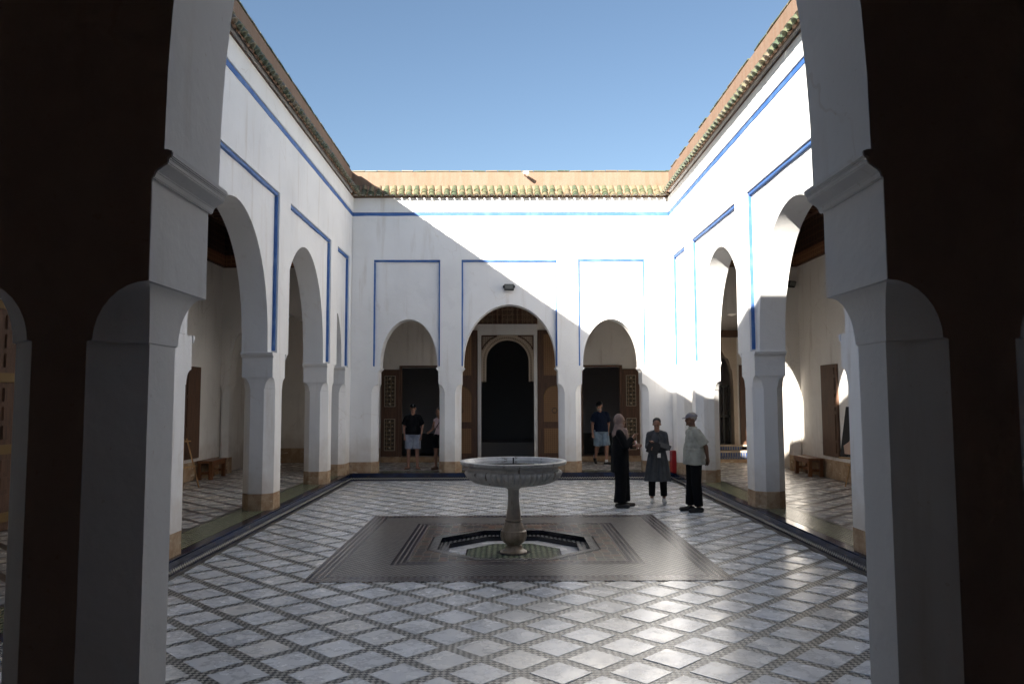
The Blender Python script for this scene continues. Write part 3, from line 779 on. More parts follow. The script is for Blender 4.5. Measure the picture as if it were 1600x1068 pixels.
for (x0, x1) in ((DL0, DL1), (DR0, DR1)):
    f = MB()
    bxz(f, x0 - 0.03, x0 + 0.05, DB, DT, -0.05, 0.052); bxz(f, x1 - 0.05, x1 + 0.03, DB, DT, -0.05, 0.052); bxz(f, x0 - 0.03, x1 + 0.03, DT + 0.0005, DT + 0.05, -0.05, 0.06)
    bxz(f, x0 + 0.051, x1 - 0.051, DB - 0.0, DB + 0.02, -0.05, 0.04)
    f.build('door_frame', WOOD, GB, bevel=0.006)
# rooms behind
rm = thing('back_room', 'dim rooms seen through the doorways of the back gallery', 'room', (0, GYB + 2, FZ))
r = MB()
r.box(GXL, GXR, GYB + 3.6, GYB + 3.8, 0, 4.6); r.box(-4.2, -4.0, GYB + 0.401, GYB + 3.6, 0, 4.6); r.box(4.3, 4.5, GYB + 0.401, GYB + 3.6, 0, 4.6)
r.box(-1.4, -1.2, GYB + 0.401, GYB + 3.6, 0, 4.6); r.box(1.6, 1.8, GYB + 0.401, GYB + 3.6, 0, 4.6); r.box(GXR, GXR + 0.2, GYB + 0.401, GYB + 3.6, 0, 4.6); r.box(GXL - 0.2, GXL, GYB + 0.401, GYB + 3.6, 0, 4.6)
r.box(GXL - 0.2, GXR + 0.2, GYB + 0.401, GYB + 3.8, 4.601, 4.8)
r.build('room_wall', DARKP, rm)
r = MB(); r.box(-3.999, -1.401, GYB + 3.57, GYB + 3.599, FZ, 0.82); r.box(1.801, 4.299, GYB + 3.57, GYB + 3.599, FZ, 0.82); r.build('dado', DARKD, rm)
r = MB(); r.box(-1.199, 1.599, GYB + 3.55, GYB + 3.599, FZ, 4.5); r.box(-1.199, -1.15, GYB + 0.41, GYB + 3.55, FZ, 4.5); r.box(1.55, 1.599, GYB + 0.41, GYB + 3.55, FZ, 4.5); r.build('dark_lining', DARKD, rm)  # dark boxes lining the back and sides of the portal room
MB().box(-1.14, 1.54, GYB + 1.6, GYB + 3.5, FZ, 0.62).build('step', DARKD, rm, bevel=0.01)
# the portal: surround, stucco arch, carved wood above
PZ = [0.22, 2.45, 3.66, 3.78, 4.09, 4.68]
po = MB()
bxz(po, PCX - 0.845, PCX - 0.755, PZ[0], PZ[3], -0.02, 0.10); bxz(po, PCX + 0.755, PCX + 0.845, PZ[0], PZ[3], -0.02, 0.10)
bxz(po, PCX - 0.845, PCX + 0.845, PZ[3] + 0.001, PZ[4], 0.0, 0.12)
PO = po.build('portal_surround', PLASTER, GB, bevel=0.008)
def ring_arch(r0, r1, zc, d0, d1, zend):
    n = 28; m = MB(); pts0, pts1 = [], []
    for k in range(n + 1):
        t = math.pi * (k / n)
        pts0.append((PCX + r0 * math.cos(t), zc + r0 * math.sin(t))); pts1.append((PCX + r1 * math.cos(t), zc + r1 * math.sin(t)))
    pts0 = [(PCX + r0, zend)] + pts0 + [(PCX - r0, zend)]; pts1 = [(PCX + r1, zend)] + pts1 + [(PCX - r1, zend)]
    rs = [[(a[0], GYB - d0, a[1]), (b[0], GYB - d0, b[1]), (b[0], GYB - d1, b[1]), (a[0], GYB - d1, a[1])] for a, b in zip(pts0, pts1)]
    m.rings(rs); return m
STUCD = Mat('dark_stucco_ground', 0.9, (0.20, 0.145, 0.10)).m  # darker stucco ring behind the beads, for contrast
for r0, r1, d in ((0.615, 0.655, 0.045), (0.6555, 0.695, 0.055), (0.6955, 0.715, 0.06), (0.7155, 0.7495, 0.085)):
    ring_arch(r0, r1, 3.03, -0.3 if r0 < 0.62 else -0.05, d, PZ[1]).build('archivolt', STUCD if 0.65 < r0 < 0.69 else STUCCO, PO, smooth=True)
bd = MB()
for k in range(41):
    t = math.pi * k / 40; r_ = 0.675
    x, z = PCX + r_ * math.cos(t), 3.03 + r_ * math.sin(t); q = 0.014
    bd.box(x - q, x + q, GYB - 0.080, GYB - 0.054, z - q, z + q)
for z in [2.47 + 0.045 * k for k in range(12)]:
    for sx in (-1, 1): bd.box(PCX + sx * 0.674 - 0.012, PCX + sx * 0.674 + 0.012, GYB - 0.080, GYB - 0.054, z, z + 0.024)
o = bd.build('bead_moulding', STUCCO, PO); o['kind'] = 'stuff'
for sx in (-1, 1):       # spandrels
    pts = [(PCX + sx * 0.752, 3.76), (PCX + sx * 0.752, 3.03)] + [(PCX + sx * 0.752 * math.cos(t), 3.03 + 0.752 * math.sin(t)) for t in [i * math.pi / 2 / 12 for i in range(1, 13)]] + [(PCX, 3.785 - 0.001)]
    pts[-1] = (PCX + sx * 0.001, 3.779); pts[0] = (PCX + sx * 0.752, 3.779)
    MB().prism(pts, lambda p, k: (p[0], GYB - (-0.1, 0.035)[k], p[1])).build('spandrel', mk_carved('stucco_arabesque', (0.58, 0.48, 0.37), (0.62, 0.52, 0.41), (0.34, 0.26, 0.19), 16), PO)
    pts2 = [(PCX + sx * 0.73, 3.755), (PCX + sx * 0.73, 3.36), (PCX + sx * 0.66, 3.50), (PCX + sx * 0.50, 3.66), (PCX + sx * 0.30, 3.755)]
    fr = MB()
    for a, b in zip(pts2, pts2[1:] + pts2[:1]): fr.bar((a[0], GYB - 0.05, a[1]), (b[0], GYB - 0.05, b[1]), 0.03, 0.03)
    fr.build('spandrel_moulding', WOOD, PO)
cw = bxz(MB(), PCX - 0.86, PCX + 0.86, PZ[4] + 0.002, PZ[5], 0.0, 0.08).build('carved_lintel', CARVED, GB)
for xx in (-0.84, -0.36, -0.22, 0.20, 0.34, 0.80):
    bxz(MB(), PCX + xx, PCX + xx + 0.045, PZ[4] + 0.02, PZ[5] - 0.01, 0.0802, 0.10).build('lintel_stile', WOOD, cw)
for k, xc in enumerate((-0.57, 0.0, 0.59)):
    m = MB()
    if k == 1:
        for q in range(3):
            for p_ in range(2):
                x_, z_ = PCX + xc - 0.08 + p_ * 0.15, 4.22 + q * 0.16
                m.tube([(x_ + 0.055 * math.cos(t), GYB - 0.085, z_ + 0.055 * math.sin(t)) for t in [i * math.pi / 6 for i in range(13)]], 0.008, 4)
    else:
        for q in range(-4, 5):
            for s_ in (-1, 1):
                xa = xc + q * 0.07; pa = (PCX + xa - 0.2, 4.14); pb = (PCX + xa + 0.2, 4.64)
                x0c, x1c = PCX + xc - 0.17, PCX + xc + 0.17
                def clip(pa, pb):
                    out = []
                    for t in [i / 20 for i in range(21)]:
                        x = pa[0] + (pb[0] - pa[0]) * t; z = pa[1] + (pb[1] - pa[1]) * t
                        if s_ < 0: z = 8.78 - z
                        if x0c <= x <= x1c: out.append((x, z))
                    return out
                cp = clip(pa, pb)
                if len(cp) > 1: m.bar((cp[0][0], GYB - 0.086 + 0.002 * s_, cp[0][1]), (cp[-1][0], GYB - 0.086 + 0.002 * s_, cp[-1][1]), 0.014, 0.014)
    m.build('lattice_relief', TANW, cw)
bxz(MB(), -1.95, 2.1, 4.69, 4.80, 0.0, 0.07).build('timber_rail', WOOD, GB)
for sx in (-1, 1):       # the great gilt leaves folded back
    xi, xo = PCX + sx * 0.86, PCX + sx * 1.84
    a, b = min(xi, xo), max(xi, xo)
    L = bxz(MB(), a, b, 0.25, 3.92, 0.031, 0.085).build('door_leaf', WOOD, GB, bevel=0.008)
    L['label'] = 'great gilded leaf of the portal folded back to the ' + ('left' if sx < 0 else 'right')
    ia = a + (0.20 if sx < 0 else 0.17); ib = b - (0.17 if sx < 0 else 0.20)
    bxz(MB(), ia, ib, 2.62, 3.80, 0.0852, 0.100).build('door_panel', GILT, L, bevel=0.006)
    bxz(MB(), a + 0.01, b - 0.01, 2.42, 2.52, 0.0852, 0.125).build('door_rail', GOLD if False else WOOD, L, bevel=0.012)
    bxz(MB(), ia - 0.05, ib + 0.05, 0.36, 1.18, 0.0852, 0.097).build('door_panel', WOOD, L, bevel=0.006)
    bxz(MB(), ia, ib, 0.42, 1.12, 0.0972, 0.107).build('door_panel', GILT, L, bevel=0.006)
    c_, hw = (ia + ib) / 2, (ib - ia) / 2
    pts = [(c_ - hw, 1.30), (c_ + hw, 1.30)] + [(c_ + hw * math.cos(t) * (1 if True else 1), 1.95 + 0.36 * math.sin(t) ** 0.85) for t in [i * math.pi / 16 for i in range(0, 17)]]
    MB().prism(pts, lambda p, k: (p[0], GYB - (0.0852, 0.100)[k], p[1])).build('door_panel', GILT, L)
    MB().tube([(p[0], GYB - 0.103, p[1]) for p in pts[2:]] , 0.014, 6).build('arch_moulding', GOLD, L)
    for k in range(3): 
        m = MB().tube([(c_ + 0.07 * math.cos(t), GYB - 0.103, 1.62 + 0.07 * math.sin(t)) for t in [i * math.pi / 8 for i in range(17)]], 0.010, 5) if k == 0 else None
        if m: m.build('door_ring', BLACKM, L, smooth=True)
# corner doorway of the right gallery: stucco panel with scalloped opening, lintel, gate and steps
DWC = 5.82
F3 = lambda u, w_, z: (u, GYB - 0.02 + w_, z)
mb = MB(); slab(mb, F3, [(5.02, 2.45)] + scallop_pts(DWC, 0.72, 2.45, 1.0, 8, 72, 0.09) + [(6.66, 2.45)], 3.70, 0.0, 0.30)
for (a, b) in ((5.02, DWC - 0.73), (DWC + 0.73, 6.66)): mb.box(a, b, GYB - 0.02, GYB + 0.28, FZ, 2.4495)
mb.build('scalloped_doorway', STUCCO, GB)
bxz(MB(), 4.6, 7.2, 3.702, 3.90, 0.021, 0.16).build('timber_lintel', WOOD, GB, bevel=0.01)
gt = MB()
for k in range(11): gt.box(DWC - 0.70 + k * 0.135, DWC - 0.67 + k * 0.135, GYB + 0.32, GYB + 0.35, 0.55, 2.30)
for z in (0.6, 1.4, 2.27): gt.box(DWC - 0.72, DWC + 0.72, GYB + 0.351, GYB + 0.38, z, z + 0.06)
gt.build('iron_gate', BLACKM, GB)
bxz(MB(), 6.72, 7.18, 0.36, 2.9, 0.002, 0.06).build('door_leaf', WOOD, GB, bevel=0.006)
ST = thing('tiled_steps', 'three blue and white tiled steps rising into the right corner doorway', 'steps', (DWC, GYB - 0.4, FZ))
ZB = mk_check('blue_white_zellij', ((0.02, 0.05, 0.17), (0.03, 0.07, 0.22), (0.26, 0.25, 0.22)), 0.035, False)
for k in range(3):
    y0 = GYB - 0.62 + 0.28 * k; z0 = FZ + 0.155 * k
    MB().box(4.75, GXR - 0.02, y0, GYB - 0.021 if k < 2 else GYB - 0.021, z0 + 0.001 + 0.0 * k, z0 + 0.10).build('step_riser', PLINTH if k == 0 else ZB, ST)
    MB().box(4.75, GXR - 0.02, y0 - 0.02, GYB - 0.022, z0 + 0.1005, z0 + 0.1545).build('step_tread', ZB if k == 0 else STUCCO, ST, bevel=0.008)
o = MB().tube([(4.75, GYB - 0.5, 0.93), (5.3, GYB - 0.5, 0.98), (5.95, GYB - 0.5, 1.02), (5.97, GYB - 0.5, 0.66)], 0.018).build('handrail', WHITEM, smooth=True)
o['label'] = 'thin white handrail beside the tiled steps in the right corner'; o['category'] = 'handrail'

# ------------------------------------------------------------------ fountain
FC = (0.108, 10.57)
FT = thing('fountain', 'carved marble fountain with a wide gadrooned bowl on a slender baluster', 'fountain', (FC[0], FC[1], -0.12))
def lathe(prof, n=64, mod=None):
    rs = []
    for (r_, z) in prof:
        rs.append([(FC[0] + (r_ + (mod(z, a) if mod else 0)) * math.cos(a), FC[1] + (r_ + (mod(z, a) if mod else 0)) * math.sin(a), z) for a in [i * 2 * math.pi / n for i in range(n)]])
    return MB().rings(rs)
lob = 52
def gad(z, a): 
    k = max(0.0, min(1.0, (0.985 - z) / 0.02)) * max(0.0, min(1, (z - 0.785) / 0.04))
    return 0.042 * k * (abs(math.sin(a * lob / 2)) ** 0.7 - 0.6)
bowl = [(0.09, 0.765), (0.30, 0.775), (0.44, 0.798), (0.53, 0.828), (0.585, 0.862), (0.622, 0.895), (0.642, 0.925), (0.652, 0.95), (0.650, 0.968), (0.64, 0.985)]
BW = lathe(bowl, 416, gad).build('bowl', FMARBLE, FT, smooth=True, angle=50)
lathe([(0.64, 0.9851), (0.625, 0.99), (0.612, 1.000), (0.612, 1.030), (0.64, 1.050), (0.66, 1.055), (0.66, 1.0553)], 96).build('bowl_neck', FMARBLE, BW, smooth=True)
def egg(z, a):
    k = max(0.0, 1 - abs(z - 1.075) / 0.018)
    return 0.012 * k * (abs(math.sin(a * 30)) - 0.4)
lathe([(0.60, 1.0556), (0.685, 1.057), (0.712, 1.064), (0.720, 1.075), (0.718, 1.086), (0.726, 1.090), (0.732, 1.098), (0.726, 1.110), (0.690, 1.113), (0.668, 1.108), (0.65, 1.09), (0.615, 1.06), (0.60, 1.0557)], 360, egg).build('rim', FMARBLE, BW, smooth=True, angle=50)
lathe([(0.001, 1.058), (0.618, 1.058), (0.622, 1.066), (0.001, 1.066)], 96).build('water', WATER, FT, smooth=True)
MB().tube([(FC[0], FC[1], 0.98), (FC[0], FC[1], 1.15)], 0.011, 8).build('spout', BLACKM, FT)
lathe([(0.15, 0.764), (0.10, 0.74), (0.077, 0.72), (0.076, 0.60), (0.085, 0.48), (0.103, 0.335), (0.108, 0.325), (0.119, 0.322), (0.119, 0.302), (0.100, 0.295)], 40).build('shaft', FMARBLE, FT, smooth=True)
def leafmod(z, a): return 0.010 * (abs(math.sin(a * 7)) - 0.5) * max(0, 1 - abs(z - 0.09) / 0.15)
lathe([(0.100, 0.2945), (0.118, 0.28), (0.135, 0.22), (0.150, 0.19), (0.152, 0.18), (0.172, 0.165), (0.178, 0.105), (0.168, 0.055), (0.135, 0.015), (0.092, -0.015), (0.088, -0.03)], 112, leafmod).build('vase', FMARBLE, FT, smooth=True)
lathe([(0.088, -0.0305), (0.112, -0.034), (0.114, -0.052), (0.125, -0.075), (0.172, -0.100), (0.182, -0.104), (0.182, -0.119)], 40).build('base', FMARBLE, FT, smooth=True)
lathe([(0.235, -0.1214), (0.235, -0.1185), (0.18, -0.1182)], 8).build('base_ring', POOLB, FT)

# ------------------------------------------------------------------ small objects
def floodlight(loc, label, rz, tilt=0.25, group=None):
    T = thing('floodlight', label, 'lamp', loc, rz, local=True)
    m = MB(); m.rings([[(-0.12, -0.16, -0.08), (0.12, -0.16, -0.08), (0.12, -0.16, 0.08), (-0.12, -0.16, 0.08)], [(-0.12, -0.10, -0.08), (0.12, -0.10, -0.08), (0.12, -0.10, 0.08), (-0.12, -0.10, 0.08)], [(-0.09, -0.06, -0.05), (0.09, -0.06, -0.05), (0.09, -0.06, 0.05), (-0.09, -0.06, 0.05)]])
    b = m.build('housing', BLACKM, T, bevel=0.008); b.rotation_euler = (tilt, 0, 0)
    q = MB().box(-0.095, 0.095, -0.164, -0.1602, -0.035, 0.065).build('lamp_glass', LENS, b)
    for z in (-0.02, 0.02): MB().box(-0.095, 0.095, -0.1675, -0.1642, z - 0.002, z + 0.002).build('grille_bar', BLACKM, b)
    for x in (-0.13, 0.13): MB().bar((x, -0.10, 0.0), (x, 0.0, 0.0), 0.02, 0.02).build('arm', BLACKM, T)
    MB().box(-0.15, 0.15, -0.02, 0.0, -0.03, 0.03).build('bracket', BLACKM, T)
    return T
floodlight((0.098, YB + 0.078, 4.72), 'black floodlight above the central arch of the back wall', 0)
floodlight((7.0, YB - 0.0, 4.80), 'black floodlight high in the corner of the right gallery', 0.5, 0.45)
T = thing('rooftop_spotlight', 'small white spotlight on a rusty bracket on the back parapet', 'spotlight', FB(0.50, 0.01, ZP - 0.1), local=True)
MB().bar((0, 0.0, 0.0), (0, -0.22, 0.02), 0.02, 0.02).build('bracket', RUST, T)
MB().tube([(-0.02, -0.16, 0.03), (0.05, -0.34, -0.02)], [0.035, 0.05], 10).build('lamp_head', WHITEM, T, smooth=True)
def bench(loc, label, rz=0):
    T = thing('bench', label, 'bench', loc, rz, group='wooden benches in the galleries', local=True)
    L, Wd, H = 1.0, 0.34, 0.42
    MB().box(-Wd / 2, Wd / 2, -L / 2, L / 2, H - 0.05, H).build('seat', BENCHW, T, bevel=0.006)
    for sy in (-1, 1):
        for sx in (-1, 1):
            a, b = sx * (Wd / 2 - 0.085), sx * (Wd / 2 - 0.005)
            c, d = sy * (L / 2 - 0.11), sy * (L / 2 - 0.02)
            MB().box(min(a, b), max(a, b), min(c, d), max(c, d), 0, H - 0.0505).build('leg', BENCHW, T, bevel=0.005)
    for sy in (-1, 1): c = sy * (L / 2 - 0.065); MB().box(-Wd / 2 + 0.086, Wd / 2 - 0.086, c - 0.02, c + 0.02, 0.12, 0.18).build('stretcher', BENCHW, T)
    MB().box(-0.02, 0.02, -L / 2 + 0.086, L / 2 - 0.086, 0.12, 0.18).build('stretcher', BENCHW, T)
    for sx in (-1, 1):
        a, b = sx * (Wd / 2 - 0.03), sx * (Wd / 2 - 0.01); MB().box(min(a, b), max(a, b), -L / 2 + 0.111, L / 2 - 0.111, H - 0.12, H - 0.0505).build('apron', BENCHW, T)
bench((-6.74, 17.78, FZ + 0.001), 'brown wooden bench against the wall of the shaded left gallery', 0.04)
bench((7.03, 17.85, FZ + 0.001), 'brown wooden bench lit by sun in the right gallery', -0.04)
def easel(loc, rz, label, picture=False):
    T = thing('easel', label, 'easel', loc, rz, local=True)
    for a, b in (((-0.26, -0.16, 0), (-0.05, 0.0, 1.0)), ((0.26, -0.16, 0), (0.05, 0.0, 1.0)), ((0, 0.38, 0), (0, 0.02, 0.98))):
        MB().bar(a, b, 0.035, 0.022).build('leg', PINE, T)
    MB().box(-0.22, 0.22, -0.14, -0.09, 0.42, 0.45).build('crossbar', PINE, T)
    MB().box(-0.10, 0.12, -0.05, 0.03, 0.93, 0.955).build('top_bar', PINE, T)
    return T
easel((-6.50, 15.68, FZ + 0.002), R(75), 'pale wooden easel standing empty in the left gallery')
T = easel((7.06, 15.30, FZ + 0.002), R(-75), 'pale wooden easel carrying a dark picture in the right gallery')
P_ = thing('picture', 'dark framed picture of a pale flower standing on the easel', 'picture', (7.06, 15.30, FZ + 0.6), R(-75), local=True)
fr = MB().rings([[(-0.34, -0.20, 0), (0.34, -0.20, 0), (0.34, -0.165, 0), (-0.34, -0.165, 0)], [(-0.34, -0.02, 1.0), (0.34, -0.02, 1.0), (0.34, 0.015, 1.0), (-0.34, 0.015, 1.0)]])
fr.build('canvas', Mat('dark_print', 0.8, (0.012, 0.010, 0.010)).m, P_, bevel=0.004)
pp = MB().prism([(-0.2, 0.06), (0.16, 0.05), (0.22, 0.2), (0.05, 0.34), (-0.02, 0.45), (-0.12, 0.3), (-0.26, 0.22)], lambda p, k: (p[0], -0.20 + 0.18 * p[1] - (0.003, 0.008)[k], p[1]))
pp.build('print_motif', Mat('pale_print', 0.5, (0.5, 0.33, 0.24)).m, P_)
MB().bar((-0.32, -0.215, -0.02), (0.32, -0.215, -0.02), 0.06, 0.03).build('ledge', PINE, P_)
T = thing('fire_box', 'red metal fire box standing against the corner pier on the right', 'fire box', (4.17, 18.50, FZ + 0.005), 0.1, local=True)
b = MB().box(-0.20, 0.14, -0.10, 0.10, 0.0, 0.53).build('cabinet', REDM, T, bevel=0.015)
MB().box(-0.17, -0.015, -0.112, -0.1005, 0.03, 0.50).build('door', REDM, b, bevel=0.006); MB().box(-0.005, 0.12, -0.112, -0.1005, 0.03, 0.50).build('door', REDM, b, bevel=0.006)
MB().box(-0.04, -0.02, -0.13, -0.1125, 0.36, 0.40).build('latch', WHITEM, b)
# ------------------------------------------------------------------ people
def cap_prim(m, p, q, r0, r1, flat=False, sq=1.0):
    p, q = Vector(p), Vector(q); d = (q - p); L = d.length; d.normalize()
    a = Vector((1, 0, 0)) - d * d.x
    a = a.normalized() if a.length > 0.2 else Vector((0, 1, 0)); b = d.cross(a); N = 14; rs = []
    if not flat:
        for t in (-80, -55, -28): rs.append((p + d * r0 * math.sin(R(t)), r0 * math.cos(R(t))))
    for t in (0, 0.25, 0.5, 0.75, 1): rs.append((p + d * L * t, r0 + (r1 - r0) * t))
    if not flat:
        for t in (28, 55, 80): rs.append((q + d * r1 * math.sin(R(t)), r1 * math.cos(R(t))))
    m.rings([[c + r * (math.cos(k * 2 * math.pi / N) * a + sq * math.sin(k * 2 * math.pi / N) * b) for k in range(N)] for c, r in rs])
def ell_prim(m, c, r, rot=None):
    c = Vector(c); rs = []
    for i in range(1, 12):
        ph = -math.pi / 2 + math.pi * i / 12
        ring = []
        for k in range(18):
            t = k * 2 * math.pi / 18
            v = Vector((r[0] * math.cos(ph) * math.cos(t), r[1] * math.cos(ph) * math.sin(t), r[2] * math.sin(ph)))
            ring.append(c + (rot @ v if rot else v))
        rs.append(ring)
    m.rings(rs)
def melt(m, name, mat, parent, vox=0.009, sm=4, fold=0.0, seed=0):
    me = m.mesh(name, mat); o = bpy.data.objects.new(name, me); COL.objects.link(o)
    md = o.modifiers.new('r', 'REMESH'); md.mode = 'VOXEL'; md.voxel_size = vox; md.use_smooth_shade = True
    ms = o.modifiers.new('s', 'SMOOTH'); ms.factor = 0.5; ms.iterations = sm
    dg = bpy.context.evaluated_depsgraph_get(); ne = bpy.data.meshes.new_from_object(o.evaluated_get(dg))
    bpy.data.objects.remove(o); ne.name = name
    if fold:
        for v, nr in zip(ne.vertices, [Vector(n_.vector) for n_ in ne.vertex_normals]):
            q = v.co
            k = noise.noise(Vector((q.x * 9 + seed, q.y * 9, q.z * 5))) + 0.6 * noise.noise(Vector((q.x * 22 + seed, q.y * 22, q.z * 10 + q.x * 8)))
            v.co += nr * fold * k
    ne.materials.clear(); ne.materials.append(mat)
    ne.shade_smooth()
    return link(name, ne, parent)
EYEM = Mat('dark_eyes', 0.3, (0.02, 0.012, 0.01)).m
def joints():
    return dict(pel=(0, 0, 0.95), hipL=(0.09, 0, 0.92), hipR=(-0.09, 0, 0.92), kneeL=(0.11, -0.015, 0.50), kneeR=(-0.11, -0.015, 0.50),
        ankL=(0.12, 0.02, 0.085), ankR=(-0.12, 0.02, 0.085), toeL=(0.15, -0.16, 0.035), toeR=(-0.15, -0.16, 0.035),
        shL=(0.150, 0.0, 1.362), shR=(-0.150, 0.0, 1.362), elL=(0.215, 0.03, 1.12), elR=(-0.215, 0.03, 1.12), wrL=(0.215, -0.05, 0.885), wrR=(-0.215, -0.05, 0.885),
        neck=(0, 0.01, 1.44), head=(0, -0.015, 1.60))
def person(label, loc, rz, H, jo, yaw, pitch, skinc, build=1.0, face=True):
    T = thing('person', label, 'person', loc, rz, local=True); T.scale = (H / 1.72,) * 3
    J = {k: Vector(v) for k, v in joints().items()}
    for k, v in jo.items(): J[k] = Vector(v)
    for s in 'LR': z_ = J['toe' + s].z; J['toe' + s] = J['toe' + s].lerp(J['ank' + s], 0.16); J['toe' + s].z = z_
    m = MB(); B = build
    ch = (J['shL'] + J['shR']) / 2 + Vector((0, 0.0, -0.13)); pel = J['pel']; wa = (ch + pel) / 2
    ell_prim(m, ch, (0.145 * B, 0.105 * B, 0.20)); ell_prim(m, wa, (0.135 * B, 0.10 * B, 0.20)); ell_prim(m, pel, (0.155 * B, 0.115 * B, 0.13))
    for s in 'LR': cap_prim(m, J['neck'] + Vector((0, 0, -0.02)), J['sh' + s], 0.044, 0.048)
    cap_prim(m, J['neck'] - Vector((0, 0, 0.05)), J['head'] - Vector((0, -0.02, 0.05)), 0.062, 0.05)
    Rh = Matrix.Rotation(yaw, 3, 'Z') @ Matrix.Rotation(pitch, 3, 'X')
    hd = J['head']
    def hp(x, y, z): return hd + Rh @ Vector((x, y, z))
    ell_prim(m, hp(0, 0.012, 0.025), (0.074, 0.092, 0.092), Rh); ell_prim(m, hp(0, -0.022, -0.045), (0.056, 0.066, 0.070), Rh)
    ell_prim(m, hp(0, -0.094, -0.018), (0.012, 0.018, 0.022), Rh); ell_prim(m, hp(0, -0.078, 0.022), (0.05, 0.014, 0.011), Rh); ell_prim(m, hp(0, -0.078, -0.088), (0.022, 0.018, 0.016), Rh)
    for s in (-1, 1): ell_prim(m, hp(s * 0.078, 0.015, -0.012), (0.010, 0.02, 0.03), Rh)
    for s in 'LR':
        sx = 1 if s == 'L' else -1
        cap_prim(m, J['sh' + s], J['el' + s], 0.052 * B, 0.041); cap_prim(m, J['el' + s], J['wr' + s], 0.041, 0.027)
        d = (J['wr' + s] - J['el' + s]).normalized(); w = J['wr' + s]
        side = d.cross(Vector((0, 1, 0.2))).normalized(); nrm = side.cross(d)
        cap_prim(m, w, w + d * 0.075, 0.028, 0.030)
        curl = nrm * -0.018
        for k, (o_, ln) in enumerate(((-0.030, 0.062), (-0.010, 0.075), (0.010, 0.070), (0.028, 0.055))):
            b0 = w + d * 0.085 + side * o_; b1 = b0 + d * ln * 0.55 + curl * 0.5; b2 = b1 + d * ln * 0.40 + curl
            cap_prim(m, b0, b1, 0.0098, 0.0092); cap_prim(m, b1, b2, 0.0092, 0.008)
        t0 = w + d * 0.03 - side * 0.03 * sx; cap_prim(m, t0, t0 + d * 0.045 - side * 0.022 * sx, 0.012, 0.010)
        cap_prim(m, J['hip' + s], J['knee' + s], 0.086 * B, 0.056); cap_prim(m, J['knee' + s], J['ank' + s], 0.053, 0.036)
        kn, an = J['knee' + s], J['ank' + s]; ell_prim(m, kn.lerp(an, 0.3) + Vector((0, 0.018, 0)), (0.052, 0.052, 0.12))
        fd = J['toe' + s] - an; fd.z = 0; fd.normalize(); hl = an + Vector((0, 0, -0.045)) - fd * 0.045
        cap_prim(m, hl, J['toe' + s], 0.034, 0.027, sq=1.0); cap_prim(m, an, hl.lerp(J['toe' + s], 0.4), 0.034, 0.032)
    melt(m, 'body', skin('skin_' + label[:12], skinc), T, vox=0.0075, sm=3)
    if face:
        for s in (-1, 1):
            e = MB(); ell_prim(e, hp(s * 0.030, -0.080, 0.004), (0.012, 0.008, 0.007), Rh)
            e.build('eye', EYEM, T)
        e = MB(); ell_prim(e, hp(0, -0.083, -0.056), (0.021, 0.008, 0.006), Rh); e.build('mouth', Mat('lips', 0.5, (0.26, 0.08, 0.07)).m, T)
    return T, J, hp, Rh
def top_garment(T, J, name, mat, off=0.02, sleeve=0.7, hem=None, loose=1.0, fold=0.006, wr=False, B=1.0, seed=0):
    m = MB(); ch = (J['shL'] + J['shR']) / 2 + Vector((0, 0, -0.13)); pel = J['pel']; wa = (ch + pel) / 2
    ell_prim(m, ch, ((0.145 * B + off), (0.105 * B + off), 0.20 + off * 0.4)); ell_prim(m, wa, ((0.14 * B + off) * loose, (0.105 * B + off) * loose, 0.21))
    
    for s in 'LR': cap_prim(m, J['neck'] + Vector((0, 0, -0.018)), J['sh' + s], 0.044 + off * .5, 0.048 + off * .7)
    hz = hem if hem is not None else pel.z - 0.10
    rs = []
    for t in [i / 6 for i in range(7)]:
        z = wa.z + (hz - wa.z) * t; c = Vector((pel.x * t + wa.x * (1 - t), pel.y * t + wa.y * (1 - t), z))
        rx, ry = (0.150 * B + off) * (loose + 0.06 * t), (0.110 * B + off) * (loose + 0.08 * t)
        rs.append([(c.x + rx * math.cos(k * math.pi / 12), c.y + ry * math.sin(k * math.pi / 12), z) for k in range(24)])
    m.rings(rs)
    for s in 'LR':
        a, b, w = J['sh' + s], J['el' + s], J['wr' + s]
        if wr: cap_prim(m, a, b, 0.050 * B + off * .8, 0.042 + off * .7); cap_prim(m, b, b.lerp(w, 0.93), 0.042 + off * .7, 0.032 + off * 0.6, flat=True)
        elif sleeve > 0: ell_prim(m, a, (0.050 * B + off,) * 3); cap_prim(m, a, a.lerp(b, sleeve), 0.052 * B + off, 0.054 * B + off * 1.3, flat=True)
    return melt(m, name, mat, T, fold=fold, seed=seed)
def leg_garment(T, J, name, mat, frac, off=0.02, wide=0.0, B=1.0, fold=0.006, seed=3, top=0.0):
    m = MB(); ell_prim(m, J['pel'] + Vector((0, 0, top)), (0.158 * B + off, 0.118 * B + off, 0.13 + off * 0.3))
    for s in 'LR':
        h, k, a = J['hip' + s], J['knee' + s], J['ank' + s]
        ell_prim(m, h, (0.088 * B + off,) * 3)
        if frac <= 1: cap_prim(m, h, h.lerp(k, frac), 0.088 * B + off, 0.070 + off * 1.2 + wide, flat=True)
        else: cap_prim(m, h, k, 0.088 * B + off, 0.060 + off + wide * 0.6); cap_prim(m, k, k.lerp(a, frac - 1), 0.060 + off + wide * 0.6, 0.046 + off + wide, flat=True)
    return melt(m, name, mat, T, fold=fold, seed=seed)
